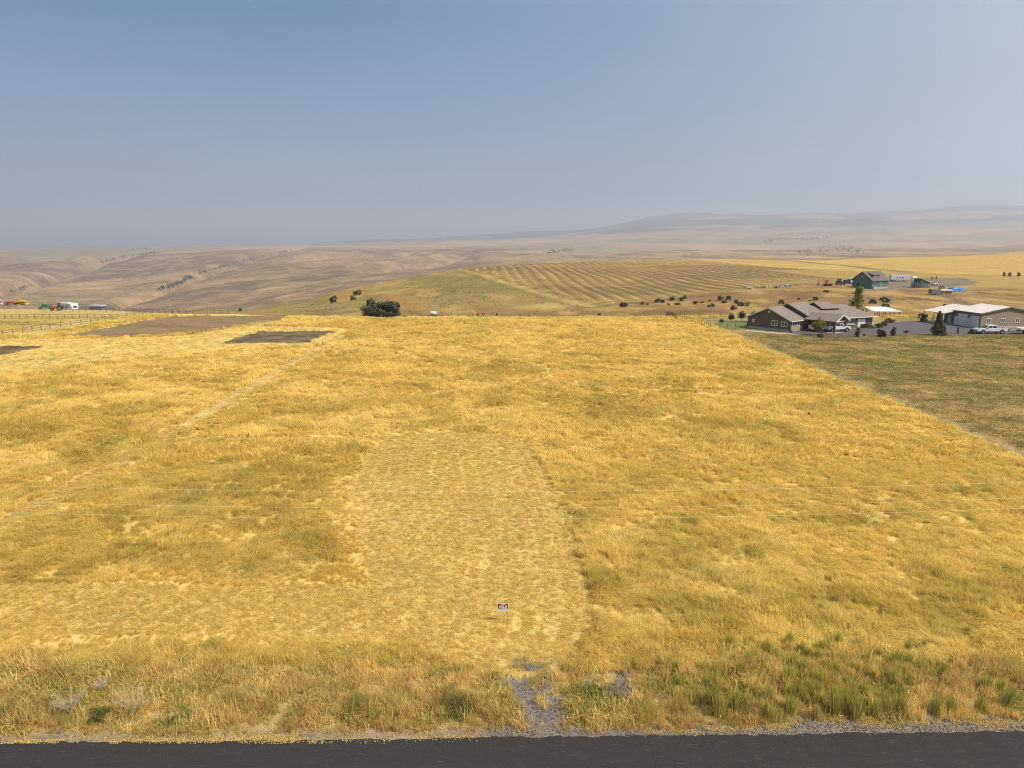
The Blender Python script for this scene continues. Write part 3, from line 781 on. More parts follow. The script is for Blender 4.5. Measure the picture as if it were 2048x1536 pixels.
def build_grass():
    P = []
    # standing dry grass: near clumps (0-5), far clumps (6-9)
    for k in range(3): P.append(tuft_mesh('tuft', 100 + k, 46, 0.62, 0.017, 0.13, 0.35, 0.34, GM))
    for k in range(3): P.append(tuft_mesh('tuft', 110 + k, 46, 0.70, 0.017, 0.13, 0.95, 0.28, GM, 0.25))
    for k in range(2): P.append(tuft_mesh('tuft', 120 + k, 26, 0.66, 0.045, 0.24, 0.35, 0.36, GM))
    for k in range(2): P.append(tuft_mesh('tuft', 130 + k, 26, 0.72, 0.045, 0.24, 0.9, 0.30, GM, 0.2))
    Xs, Ys, L_ = [], [], []
    for y0, y1, dn, lod in ((30.5, 45, 24, 0), (45, 62, 16, 0), (62, 90, 8.5, 1), (90, 125, 4.6, 1), (125, 192, 2.6, 1)):
        x, y = sample(y0, y1, dn); Xs.append(x); Ys.append(y); L_.append(np.full(len(x), lod))
    X = np.concatenate(Xs); Y = np.concatenate(Ys); lod = np.concatenate(L_)
    Zn = zones(X, Y)
    ok = (Zn['mown'] < .5) & (Zn['track'] < .4) & (Zn['path'] < .4) & (Zn['plot'] < .5) & (Zn['tilled'] < .5) & (Zn['pasture'] < .1) & (Zn['mown_l'] < .5)
    ok &= ~((X < -101) & (Y > 150))
    ok &= Y > 30.2 + 1.6 * (fbm(X / 4, Y * 0, 97, 3) - 0.5) * 2
    gap = fbm(X / 0.9, Y / 1.3, 151, 2)
    ok &= (gap > 0.36) | (rng.uniform(0, 1, len(X)) < 0.25)
    X, Y, lod, gap = X[ok], Y[ok], lod[ok], gap[ok]
    n = len(X); g = patches(X, Y)
    flow = 2.2 * math.pi * (fbm(X / 9, Y / 9, 161, 3) - 0.5) * 1.6 + 0.5 + 1.2 * (fbm(X / 1.6, Y / 1.6, 163, 2) - 0.5)
    flow += rng.normal(0, 0.45, n)
    lodged = (fbm(X / 4.5, Y / 4.5, 165, 3) + rng.normal(0, 0.10, n)) > 0.50
    idx = np.where(lod == 0, np.where(lodged, 3, 0) + rng.integers(0, 3, n), np.where(lodged, 8, 6) + rng.integers(0, 2, n))
    hgt = 0.70 + 0.95 * (fbm(X / 1.8, Y / 1.8, 167, 3) - 0.32)
    hgt = hgt * np.where((X < -6) & (Y < 76), 0.5 + 0.5 * sst(0.0, 2.2, seglist_dist(X, Y, MOWN + MOWN[:1])), 1.0)
    s = hgt * rng.uniform(0.8, 1.2, n); s *= np.where(lod == 1, 1.0 + 0.25 * sst(60, 190, Y), 1.0)
    tint = np.tile(np.array(GOLDT), (n, 1)) * (0.93 + 0.14 * fbm(X / 3, Y / 3, 169, 3))[:, None]
    tint = cmix(tint, np.clip(g * 0.68, 0, 1), (0.53, 0.385, 0.088))
    tint = cmix(tint, sst(0.55, 0.70, fbm(X / 2.5 + 8, Y / 2.5, 171, 3)) * 0.3, (0.78, 0.55, 0.16))
    tint = cmix(tint, sst(0.58, 0.72, fbm(X / 5, Y / 5 + 3, 173, 3)) * 0.25, (0.88, 0.71, 0.29))
    pale = rng.uniform(0, 1, n) < 0.10
    tint[pale] = tint[pale] * 0.6 + np.array([0.82, 0.64, 0.30]) * 0.4
    tint *= rng.uniform(0.86, 1.14, (n, 1))
    pts = np.stack([X, Y, terrain(X, Y)], 1)
    rot = np.stack([rng.normal(0, 0.06, n), rng.normal(0, 0.06, n), flow], 1)
    scl = np.stack([s * 1.05, s * 1.05, s * rng.uniform(0.85, 1.15, n)], 1)
    scatter('dry_grass', 'tall golden dry grass filling the vacant field', P, pts, rot, scl, idx, np.clip(tint, 0, 0.95))
    print('dry grass', n)

    # mown swath: flat straw
    Q = [tuft_mesh('straw', 200 + k, 20, 0.22, 0.017, 0.08, 0.75, 0.45, GM, 0.55) for k in range(6)]
    Q += [tuft_mesh('straw', 210 + k, 18, 0.46, 0.05, 0.26, 0.75, 0.5, GM, 0.6) for k in range(3)]
    x1, y1 = sample(29.2, 75, 34); l1 = np.zeros(len(x1))
    x2, y2 = sample(75, 192, 1.6); l2 = np.ones(len(x2))
    X = np.concatenate([x1, x2]); Y = np.concatenate([y1, y2]); lod = np.concatenate([l1, l2])
    Zn = zones(X, Y)
    m1 = np.maximum.reduce([Zn['mown'], Zn['track'], Zn['path']])
    ok = ((m1 > .5) & (lod == 0)) | ((np.maximum(m1, Zn['mown_l']) > .5) & (lod == 1))
    ok &= (Zn['plot'] < .5) & (Zn['tilled'] < .5)
    ok |= (Y < 34) & (Zn['mown'] > .5) & (lod == 0)
    row = np.abs(((mow_d(X, Y) / 1.15) % 1) - 0.5) * 2
    inpatch = inpoly(X, Y, MOWN[:19]) & (X > -14)
    keep = np.where(inpatch, rng.uniform(0, 1, len(X)) < 0.42 + 0.58 * sst(0.15, 0.6, row), True)
    ent = np.exp(-((X - 1.6) / 1.5) ** 2) * (1 - sst(30.0, 31.2, Y)) > 0.4
    ok &= keep & ~(ent & (rng.uniform(0, 1, len(X)) < 0.5))
    X, Y, lod = X[ok], Y[ok], lod[ok]; n = len(X)
    inp = inpoly(X, Y, MOWN[:19]) & (X > -14)
    fl = np.where(inp, np.where(rng.uniform(0, 1, n) < 0.8, 0.2 + 0.9 * (fbm(X / 3, Y / 5, 185, 2) - 0.5), math.pi), np.where(rng.uniform(0, 1, n) < 0.7, 0.1, math.pi)) + rng.normal(0, 0.45, n)
    idx = np.where(lod == 0, rng.integers(0, 6, n), 6 + rng.integers(0, 3, n))
    s = rng.uniform(0.75, 1.25, n)
    md = mow_d(X, Y); row = np.abs(((md / 1.15) % 1) - 0.5) * 2
    tint = np.tile(np.array((0.655, 0.485, 0.135)), (n, 1)) * (0.92 + 0.16 * fbm(X / 1.6, Y / 1.6, 183, 3))[:, None]
    wgt = np.where(inp, (0.35 + 0.65 * (1 - sst(3.5, 6.5, md))) * sst(36, 43, Y) * (0.55 + 0.7 * fbm(X / 2, Y / 4, 189, 2)), 0)
    tint = cmix(tint, np.clip(sst(0.62, 0.95, row) * wgt * 0.85, 0, 1), (0.84, 0.655, 0.28))
    tint = cmix(tint, np.clip((1 - sst(0.05, 0.45, row)) * wgt * 0.75, 0, 1), (0.46, 0.32, 0.09))
    tint = cmix(tint, (sst(0.50, 0.66, fbm(X / 4.5, Y / 3.2, 187, 3)) * 0.25), (0.60, 0.43, 0.125))
    tint = cmix(tint, greenweeds(X, Y) * 0.9, (0.30, 0.31, 0.08))
    tint *= rng.uniform(0.82, 1.14, (n, 1))
    pts = np.stack([X, Y, terrain(X, Y)], 1)
    rot = np.stack([rng.normal(0, 0.05, n), rng.normal(0, 0.05, n), fl], 1)
    scatter('mown_straw', 'pale flattened straw lying in mown strips and wheel tracks', Q, pts, rot, np.stack([s, s, s * 0.9], 1), idx, np.clip(tint, 0, 0.95))
    print('straw', n)

    # verge weeds beside the road
    W = [tuft_mesh('weed', 300 + k, 38, 0.52, 0.018, 0.12, 0.12, 0.45, GM) for k in range(3)]
    W += [tuft_mesh('weed', 310 + k, 44, 0.40, 0.035, 0.20, 0.05, 0.75, GM, 0.15) for k in range(3)]
    X, Y = sample(25.9, 33.0, 30)
    Zn = zones(X, Y)
    dd = Y - road_edge(X)
    dense = sst(0.22, 0.6, dd - 0.45 * sst(5, 12, X)) * (1 - sst(30.4, 32.4, Y + 2.2 * (fbm(X / 4, Y * 0, 97, 3) - 0.5)))
    ent = np.exp(-((X - 1.2 + 0.25 * (Y - 27)) / 1.9) ** 2)
    ent2 = np.exp(-((X - 5.2) / 1.4) ** 2) * (Y > 27.6) * (Y < 30)
    dense = dense * (1 - 0.9 * ent) * (1 - 0.75 * ent2) * (Zn['mown'] < 0.5)
    dense *= 0.25 + 0.95 * sst(0.33, 0.55, fbm(X / 1.2, Y / 1.0, 191, 3))
    ok = rng.uniform(0, 1, len(X)) < dense
    X, Y = X[ok], Y[ok]; n = len(X)
    a = fbm(X / 2.3, Y / 1.6, 193, 4); b = fbm(X / 1.5 + 5, Y / 1.2, 195, 3)
    tint = np.tile(np.array((0.80, 0.59, 0.22)), (n, 1))
    tint = cmix(tint, sst(0.45, 0.60, a) * .8, (0.62, 0.455, 0.175))
    tint = cmix(tint, sst(0.52, 0.64, b) * 0.75, (0.50, 0.43, 0.12))
    tint = cmix(tint, sst(0.60, 0.70, fbm(X / 1.1, Y / 0.9 + 4, 197, 3)) * 0.6, (0.36, 0.34, 0.085))
    tint = cmix(tint, sst(0.58, 0.68, fbm(X / 1.4 + 3, Y / 1.1, 199, 3)) * 0.35, (0.60, 0.39, 0.16))
    tint = cmix(tint, (1 - sst(0.5, 1.6, Y - road_edge(X))) * 0.6, (0.66, 0.46, 0.17))
    tint = cmix(tint, sst(29.6, 31.2, Y) * 0.85, (0.80, 0.60, 0.19))
    for cx, cy, r_ in ((-2.6, 27.3, 0.8), (-14.5, 26.8, 0.7), (3.9, 28.6, 0.9), (4.5, 28.2, 0.6)):
        tint = cmix(tint, np.exp(-(((X - cx) / r_) ** 2 + ((Y - cy) / 0.6) ** 2)) * 0.9, (0.17, 0.20, 0.045))
    tint *= rng.uniform(0.75, 1.25, (n, 1))
    idx = np.where(b > 0.5, 3, 0) + rng.integers(0, 3, n)
    s = rng.uniform(0.55, 1.15, n) * (0.6 + 0.9 * fbm(X / 2, Y / 2, 203, 2)) * (0.55 + 0.45 * sst(0.3, 1.6, Y - road_edge(X)))
    rot = np.stack([rng.normal(0, 0.15, n), rng.normal(0, 0.15, n), rng.uniform(0, 6.28, n)], 1)
    pts = np.stack([X, Y, terrain(X, Y)], 1)
    scatter('verge_weeds', 'brown and green roadside weeds between road and field', W, pts, rot, np.stack([s, s, s * 1.15], 1), idx, np.clip(tint, 0, 0.95))
    print('weeds', n)

    # green pasture on the right
    G = [tuft_mesh('pasture_tuft', 400 + k, 22, 0.20, 0.05, 0.22, 0.2, 0.8, GM, 0.2) for k in range(3)]
    X, Y = sample(55, 152, 3.2); ok = (X > 48.3)
    X, Y = X[ok], Y[ok]; Zn = zones(X, Y)
    ok = rng.uniform(0, 1, len(X)) > Zn['bare'] * 0.8
    X, Y = X[ok], Y[ok]
    c = ground_color(X, Y, X * 0); n = len(X)
    tint = np.clip(c * 1.55 * rng.uniform(0.75, 1.3, (n, 1)), 0, 0.9)
    s = rng.uniform(0.6, 1.3, n)
    rot = np.stack([rng.normal(0, 0.1, n), rng.normal(0, 0.1, n), rng.uniform(0, 6.28, n)], 1)
    scatter('pasture_grass', 'short green and tan pasture grass right of the field', G, np.stack([X, Y, terrain(X, Y)], 1), rot, np.stack([s * 1.3, s * 1.3, s], 1), rng.integers(0, 3, n), tint)
    print('pasture', n)
GOLDT = (0.79, 0.60, 0.165)
build_grass()

# ================================================================== DRIVEWAY, PATHS
def sheet(name, poly, z, m, label):
    o = MB().poly([(x, y, z) for x, y in poly]).build(name, m)
    return tag(o, label, None, None, 'structure')
M_ASPH = mat('driveway_asphalt', (0.088, 0.078, 0.078), 0.9, 0.18, 1.2)
M_CONC = mat('concrete', (0.42, 0.36, 0.29), 0.9, 0.12, 2.0)
dp = lambda L_: [hit(u, v, 120)[:2] for u, v in L_]
sheet('driveway', dp([(1572,662.5),(1612,660),(1660,662),(1700,660),(1735,655.5),(1742,651.5),(1770,647),(1795,644),(1850,642),(1890,645.5),(1915,650),(1952,657),(1985,661.5),(2120,666),(2200,676),(2048,671.5),(1960,671),(1890,669.5),(1800,671),(1735,674),(1680,676),(1625,675),(1590,668)]), 0.05, M_ASPH, 'grey asphalt driveway winding between brown house and metal shop')
sheet('path', dp([(1482,659),(1500,661),(1560,666),(1600,668.5),(1599,670.5),(1555,667.5),(1495,662.5)]), 0.03, M_CONC, 'pale gravel path along the gable end of the brown house')

# ================================================================== BUILDING PIECES
M_SIDE = mat('brown_siding', (0.115, 0.090, 0.068), 0.85, 0.10, 6)
M_ROOF = mat('brown_shingles', (0.195, 0.158, 0.128), 0.92, 0.16, 7)
M_TRIM = mat('cream_trim', (0.62, 0.58, 0.50), 0.6, 0.05)
M_WHITE = mat('white_paint', (0.60, 0.60, 0.58), 0.5, 0.05)
M_GLASS = mat('dark_glass', (0.05, 0.07, 0.08), 0.08, 0.2, 1.0, 0, 0, 0.6)
M_STONE = mat('stone_veneer', (0.30, 0.235, 0.17), 0.9, 0.3, 4)
M_WOOD = mat('stained_timber', (0.12, 0.06, 0.035), 0.8, 0.2, 4)
M_DARK = mat('dark_metal', (0.03, 0.03, 0.03), 0.6, 0.2)
M_GREEN = mat('green_siding', (0.070, 0.135, 0.112), 0.8, 0.12, 4)
M_GROOF = mat('grey_shingles', (0.13, 0.098, 0.09), 0.9, 0.15, 5)
M_TAN = mat('tan_metal', (0.25, 0.20, 0.135), 0.6, 0.06, 2)
M_TAN2 = mat('taupe_metal', (0.165, 0.132, 0.095), 0.6, 0.06, 2)
M_PALER = mat('pale_roof_metal', (0.60, 0.53, 0.46), 0.5, 0.05, 2)
M_TYRE = mat('tyre_rubber', (0.018, 0.018, 0.018), 0.85, 0.1)
M_RIM = mat('wheel_rim', (0.35, 0.35, 0.36), 0.35, 0.1, 3, 0.7)
M_CARW = mat('white_car_paint', (0.62, 0.63, 0.65), 0.25, 0.03, 2, 0, 0, 0.5)
M_RED = mat('red_paint', (0.38, 0.035, 0.025), 0.5, 0.2)
M_ORANGE = mat('orange_paint', (0.55, 0.13, 0.03), 0.5, 0.2)
M_YELLOW = mat('yellow_paint', (0.58, 0.33, 0.03), 0.5, 0.2)
M_GRN = mat('green_paint', (0.04, 0.17, 0.07), 0.5, 0.2)
M_BLUE = mat('blue_tarp', (0.03, 0.14, 0.42), 0.45, 0.35, 2.5)
M_POST = mat('weathered_wood', (0.13, 0.095, 0.06), 0.9, 0.25, 5)
M_CEDAR = mat('cedar_rail', (0.25, 0.16, 0.09), 0.9, 0.2, 5)

def gable_body(name, parent, m, x0, x1, y0, y1, eave, ridge, axis='x'):
    """walls with gable ends; ridge runs along axis"""
    b = MB()
    if axis == 'x':
        ym = (y0 + y1) / 2
        b.prism([(y0, 0), (y1, 0), (y1, eave), (ym, ridge), (y0, eave)], x0, x1, 'x')
    else:
        xm = (x0 + x1) / 2
        b.prism([(x0, 0), (x1, 0), (x1, eave), (xm, ridge), (x0, eave)], y0, y1, 'y')
    return b.build(name, m, parent)

def gable_roof(parent, m, x0, x1, y0, y1, eave, ridge, axis='x', over=0.5, th=0.16, trim=None, lift=0.10):
    """two roof planes with overhang and a trim board along the rakes"""
    out = []
    if axis == 'x':
        ym = (y0 + y1) / 2; k = (ridge - eave) / (y1 - ym)
        A, B = x0 - over, x1 + over
        for s, ye in ((-1, y0), (1, y1)):
            yo = ye + s * over; zo = eave - k * over
            q = [(A, ym, ridge + lift + th), (B, ym, ridge + lift + th), (B, yo, zo + lift + th), (A, yo, zo + lift + th)]
            o = MB().slab(q, th).build('roof_plane', m, parent); out.append(o)
            if trim:
                t = MB()
                t.slab([(A - 0.06, ym, ridge + lift + th - 0.02), (A - 0.005, ym, ridge + lift + th - 0.02), (A - 0.005, yo, zo + lift + th - 0.02), (A - 0.06, yo, zo + lift + th - 0.02)], 0.24)
                t.box(A, B, min(yo, yo + s * 0.05) + s * 0.004, max(yo, yo + s * 0.05) + s * 0.004, zo + lift - 0.10, zo + lift + 0.10)
                t.build('fascia', trim, o)
    else:
        xm = (x0 + x1) / 2; k = (ridge - eave) / (x1 - xm)
        A, B = y0 - over, y1 + over
        for s, xe in ((-1, x0), (1, x1)):
            xo = xe + s * over; zo = eave - k * over
            q = [(xm, A, ridge + lift + th), (xm, B, ridge + lift + th), (xo, B, zo + lift + th), (xo, A, zo + lift + th)]
            o = MB().slab(q, th).build('roof_plane', m, parent); out.append(o)
            if trim:
                t = MB()
                t.slab([(xm, A - 0.06, ridge + lift + th - 0.02), (xm, A - 0.005, ridge + lift + th - 0.02), (xo, A - 0.005, zo + lift + th - 0.02), (xo, A - 0.06, zo + lift + th - 0.02)], 0.24)
                t.build('fascia', trim, o)
    return out

def window(parent, p, w, h, face, n=2, frame=M_TRIM, glass=M_GLASS, fw=0.12):
    """window in a wall: p = centre on the wall surface, face in '+x -x +y -y' (outward)"""
    s = 1 if face[0] == '+' else -1
    def bx(b, u0, u1, d0, d1, z0, z1):
        if face[1] == 'x': b.box(p[0] + min(s*d0, s*d1), p[0] + max(s*d0, s*d1), p[1] + u0, p[1] + u1, p[2] + z0, p[2] + z1)
        else: b.box(p[0] + u0, p[0] + u1, p[1] + min(s*d0, s*d1), p[1] + max(s*d0, s*d1), p[2] + z0, p[2] + z1)
    f = MB()
    bx(f, -w/2, w/2, -0.02, 0.07, h/2 - fw, h/2); bx(f, -w/2, w/2, -0.02, 0.07, -h/2, -h/2 + fw)
    for i in range(n + 1):
        c = -w/2 + fw/2 + (w - fw) * i / n
        bx(f, c - fw/2, c + fw/2, -0.02, 0.068, -h/2 + fw, h/2 - fw)
    fo = f.build('window', frame, parent)
    for i in range(n):
        a = -w/2 + fw + (w - fw) * i / n; b_ = -w/2 + (w - fw) * (i + 1) / n
        q = MB(); bx(q, a, b_, -0.01, 0.025, -h/2 + fw, h/2 - fw); q.build('pane', glass, fo)
    return fo

def slabdoor(parent, p, w, h, face, m, name='door', handle=True):
    s = 1 if face[0] == '+' else -1
    def bx(b, u0, u1, d0, d1, z0, z1):
        if face[1] == 'x': b.box(p[0] + min(s*d0, s*d1), p[0] + max(s*d0, s*d1), p[1] + u0, p[1] + u1, p[2] + z0, p[2] + z1)
        else: b.box(p[0] + u0, p[0] + u1, p[1] + min(s*d0, s*d1), p[1] + max(s*d0, s*d1), p[2] + z0, p[2] + z1)
    b = MB(); bx(b, -w/2, w/2, -0.02, 0.05, 0.02, h)
    k = 5 if w > 2 else 0
    for i in range(1, k): bx(b, -w/2 + 0.08, w/2 - 0.08, 0.05, 0.075, h*i/k - h/k*0.82 + 0.15, h*i/k)
    d = b.build(name, m, parent)
    if handle:
        q = MB(); bx(q, w/2 - 0.22, w/2 - 0.12, 0.052, 0.12, h*0.45, h*0.45 + 0.1); q.build('handle', M_DARK, d)
    return d

# ------------------------------------------------------------------ brown house
def brown_house():
    h = empty('brown_house', (61.67, 156.64, 0.0), math.atan2(.633, .774), 'long brown house with shingled gables, white window bands and timber entry porch', 'house')
    # gable wing, nearest the field   (local x along the front, local y towards the back)
    gable_body('wall', h, M_SIDE, 0, 9.5, 0, 10.7, 2.5, 4.9)
    gable_roof(h, M_ROOF, 0, 9.5, 0, 10.7, 2.5, 4.9, 'x', 0.55, 0.16, M_TRIM)
    MB().box(-0.04, -0.004, 0.2, 10.5, -0.1, 0.42).build('foundation', mat('foundation', (0.33, 0.32, 0.30), 0.9, 0.1), h)
    window(h, (0, 3.9, 1.65), 1.5, 1.15, '-x', 2); window(h, (0, 1.5, 1.6), 1.55, 1.15, '-x', 2); window(h, (0, 9.2, 1.75), 0.65, 0.75, '-x', 1, M_TRIM, M_GLASS, 0.17)
    MB().cyl((-0.05, 5.35, 4.1), 0.27, 0.08, 'x', 16).build('round_vent', M_WHITE, h)
    window(h, (3.0, 0, 1.75), 4.6, 1.2, '-y', 6, M_WHITE, M_GLASS, 0.09)
    MB().box(0.05, 8.0, -0.22, -0.004, 0, 1.05).build('stone_wainscot', M_STONE, h)
    # higher middle wing
    gable_body('wall', h, M_SIDE, 6.2, 13, -1.0, 9.6, 2.95, 5.45)
    gable_roof(h, M_ROOF, 6.2, 13, -1.0, 9.6, 2.95, 5.45, 'x', 0.6, 0.18, M_SIDE)
    # timber entry porch
    gable_roof(h, M_ROOF, 4.9, 10.5, -7.6, -1.0, 2.55, 3.75, 'y', 0.4, 0.16, M_TRIM)
    MB().prism([(5.0, 2.5), (10.4, 2.5), (7.7, 3.7)], -7.35, -7.2, 'y').build('gable_panel', M_WOOD, h)
    for x in (5.3, 10.1):
        MB().box(x - .2, x + .2, -7.5, -7.1, 0, 2.5).build('post', M_WOOD, h)
        MB().box(x - .2, x + .2, -3.3, -2.9, 0, 2.5).build('post', M_WOOD, h)
    MB().box(5.0, 10.4, -7.45, -7.36, 2.35, 2.52).build('beam', M_WHITE, h)
    MB().box(5.0, 10.5, -7.7, -1.2, 0.0, 0.06).build('porch_slab', M_CONC, h)
    # right wing is set at a slight angle
    a = math.atan2(.633, .774) - R(17)
    w = bpy.data.objects.new('right_wing', None)
    W_ = (84.6, 165.3)
    c, s = math.cos(-math.atan2(.633, .774)), math.sin(-math.atan2(.633, .774))
    dx, dy = W_[0] - 61.67, W_[1] - 156.64
    wing = MB()
    ox, oy = dx * c - dy * s, dx * s + dy * c
    def wl(x, y, z):
        ca, sa = math.cos(-R(17)), math.sin(-R(17))
        return (ox + x * ca - y * sa, oy + x * sa + y * ca, z)
    def wbox(name, x0, x1, y0, y1, z0, z1, m, par=h):
        b = MB().box(x0, x1, y0, y1, z0, z1); b.v = [wl(*v) for v in b.v]; return b.build(name, m, par)
    wbox('wall', -17.5, 0, 0.6, 12.4, 0, 2.6, M_SIDE)
    for q in ([(-18.5, 6.5, 5.0), (-3.0, 6.5, 5.0), (0.8, -0.1, 2.62), (-18.5, -0.1, 2.62)], [(-18.5, 6.5, 5.0), (-18.5, 13.1, 2.62), (0.8, 13.1, 2.62), (-3.0, 6.5, 5.0)]):
        MB().slab([wl(*p) for p in q], 0.16).build('roof_plane', M_ROOF, h)
    b = MB(); b.poly([wl(-3.0, 6.5, 5.0), wl(0.8, -0.1, 2.62), wl(0.8, 13.1, 2.62)]); b.build('roof_plane', M_ROOF, h)
    wbox('fascia', -18.5, 0.8, -0.16, -0.11, 2.42, 2.62, M_TRIM); wbox('corner_trim', -0.12, 0.03, 0.52, 0.64, 0, 2.5, M_TRIM)
    # roof peak with dark louvre
    for q in ([(-12.6, 6.5, 5.75), (-8.2, 6.5, 5.75), (-6.9, 3.6, 4.45), (-12.6, 3.6, 4.45)], [(-12.6, 6.5, 5.75), (-12.6, 9.4, 4.45), (-6.9, 9.4, 4.45), (-8.2, 6.5, 5.75)]):
        MB().slab([wl(*p) for p in q], 0.12).build('roof_plane', M_ROOF, h)
    b = MB(); b.poly([wl(-8.2, 6.5, 5.75), wl(-6.9, 3.6, 4.45), wl(-6.9, 9.4, 4.45)]).build('roof_plane', M_ROOF, h)
    b = MB(); b.poly([wl(-12.3, 6.5, 5.6), wl(-12.3, 4.3, 4.6), wl(-12.3, 8.7, 4.6)]).build('louvre', M_DARK, h)
    for i, x in enumerate((-10.2, -8.4, -6.6)):
        f = wbox('window', x - 0.8, x + 0.8, 0.52, 0.585, 1.0, 2.3, M_WHITE)
        for k in (0, 1): wbox('pane', x - 0.7 + 0.73 * k, x - 0.04 + 0.73 * k, 0.50, 0.515, 1.1, 2.2, M_GLASS, f)
    wbox('sill_band', -12.5, -5.4, 0.46, 0.58, 0.86, 0.97, M_WHITE)
    d = wbox('garage_door', -4.6, -2.3, 0.53, 0.59, 0.02, 2.1, M_WHITE)
    wbox('handle', -3.6, -3.3, 0.50, 0.525, 0.5, 0.58, M_DARK, d)
    return h
brown_house()

# ------------------------------------------------------------------ metal shop on the right
def metal_shop():
    h = empty('metal_shop', (107.8, 163.0, 0), R(7), 'tan metal shop with pale roof and two tall white roller doors', 'shop')
    gable_body('wall', h, M_TAN2, 0, 14, 0, 8.4, 3.4, 4.75, 'y')
    MB().prism([(0.05, 0.5), (13.95, 0.5), (13.95, 2.9), (7, 3.9), (0.05, 2.9)], -0.05, -0.004, 'y').build('wainscot_panel', M_TAN, h)
    gable_roof(h, M_PALER, 0, 14, 0, 8.4, 3.4, 4.75, 'y', 0.35, 0.10, M_TAN2)
    for x in (2.0, 5.6, 9.3): window(h, (x, -0.055, 1.75), 1.15, 1.15, '-y', 2, M_WHITE, M_GLASS, 0.11)
    MB().box(0.2, 13.9, -0.12, -0.055, 0, 0.48).build('base_band', mat('pale_band', (0.40, 0.36, 0.27), 0.8, 0.1), h)
    slabdoor(h, (0, 1.7, 0), 2.7, 2.75, '-x', M_WHITE, 'roller_door'); slabdoor(h, (0, 5.6, 0), 3.1, 2.85, '-x', M_WHITE, 'roller_door')
    slabdoor(h, (0, 3.55, 0), 0.75, 2.0, '-x', M_WHITE); slabdoor(h, (0, 7.7, 0), 1.0, 2.1, '-x', M_WHITE)
    # lower annexe with porch roof on posts
    gable_body('wall', h, M_TAN2, 0.6, 9, 8.41, 15, 2.75, 4.0, 'y')
    q = [(4.8, 8.1, 4.3), (4.8, 15.4, 4.3), (-3.0, 15.4, 2.75), (-3.0, 8.1, 2.75)]
    MB().slab(q, 0.12).build('porch_roof', M_PALER, h)
    MB().slab([(4.8, 8.45, 4.3), (9.4, 8.45, 3.2), (9.4, 15.4, 3.2), (4.8, 15.4, 4.3)], 0.12).build('porch_roof', M_PALER, h)
    for y in (8.4, 11.7, 15.1): MB().box(-2.85, -2.68, y - .08, y + .08, 0, 2.72).build('post', M_WHITE, h)
    slabdoor(h, (0.6, 10.5, 0), 1.0, 2.1, '-x', M_WHITE); window(h, (0.6, 12.8, 1.5), 1.3, 1.1, '-x', 2, M_WHITE)
    MB().box(-2.9, 0.58, 8.3, 15.3, 0.02, 0.09).build('porch_slab', M_CONC, h)
    MB().tube([(3.9, -0.06, 2.35), (4.05, -0.5, 2.9), (4.1, -0.55, 3.0)], [0.03, 0.03, 0.09]).build('lamp_bracket', M_DARK, h)
metal_shop()

# ------------------------------------------------------------------ open shelter behind the house
def open_shelter():
    x, y, z = hit(1768, 633, 150); y = 196.0; x, y, z = at(1766, y, 630)
    h = empty('open_shelter', (x, y, z), R(4), 'low open shelter with flat white roof on timber posts behind brown house', 'shelter')
    h.scale = (.84, .7, .88)
    MB().slab([(-4.4, -2.6, 1.95), (5.0, -2.6, 1.75), (3.0, 4.2, 2.75), (-5.0, 4.2, 2.85)], 0.12).build('roof', M_WHITE, h)
    for px in (-4.0, -2.4, -1.2, 1.2, 2.6, 4.4):
        MB().box(px - .09, px + .09, -2.4, -2.22, 0, 1.75).build('post', M_WOOD, h)
    for px in (-4.0, 0, 2.8): MB().box(px - .09, px + .09, 3.7, 3.9, 0, 2.6).build('post', M_WOOD, h)
    for zz in (0.55, 1.15): MB().box(-4.1, 4.5, -2.19, -2.12, zz, zz + .13).build('rail', M_CEDAR, h)
open_shelter()

# ------------------------------------------------------------------ green house on the rise
def green_house():
    x, y, z = hit(1743, 578, 230)
    a = R(33)
    h = empty('green_house', (x, y, z - 0.1), a, 'dark green two storey house with grey roof and shed dormer', 'house')
    L_, D, ev, rg = 12.2, 8.8, 3.7, 7.0
    gable_body('wall', h, M_GREEN, 0, L_, 0, D, ev, rg)
    gable_roof(h, M_GROOF, 0, L_, 0, D, ev, rg, 'x', 0.6, 0.18, mat('grey_trim', (0.16, 0.17, 0.16), 0.8, 0.1))
    MB().box(-0.05, L_ + 0.05, -0.05, -0.004, -0.3, 0.75).build('foundation', mat('stem_wall', (0.34, 0.31, 0.27), 0.9, 0.1), h)
    dm = MB().prism([(1.0, 4.3), (1.0, 5.85), (4.2, 6.95), (4.2, 4.3)], 2.1, 7.2, 'x').build('dormer', M_GREEN, h)
    MB().slab([(1.75, 4.35, 7.12), (7.55, 4.35, 7.12), (7.55, 0.55, 5.85), (1.75, 0.55, 5.85)], 0.14).build('dormer_roof', M_GROOF, dm)
    window(h, (3.4, 1.0, 5.25), 0.75, 0.8, '-y', 1, M_WHITE); window(h, (5.9, 1.0, 5.25), 0.75, 0.8, '-y', 1, M_WHITE)
    window(h, (6.6, 0, 2.1), 1.3, 1.3, '-y', 2, M_WHITE)
    MB().box(-0.06, -0.004, 3.6, 5.2, 4.6, 5.7).build('gable_vent', mat('grey_vent', (0.22, 0.22, 0.20), 0.8, 0.1), h)
    slabdoor(h, (0, 6.2, 0.2), 1.0, 2.1, '-x', M_DARK)
    b = MB().box(0.2, 1.5, -1.1, -0.1, -0.1, 1.1).build('utility_box', mat('grey_box', (0.42, 0.40, 0.38), 0.7, 0.1), h)
green_house()

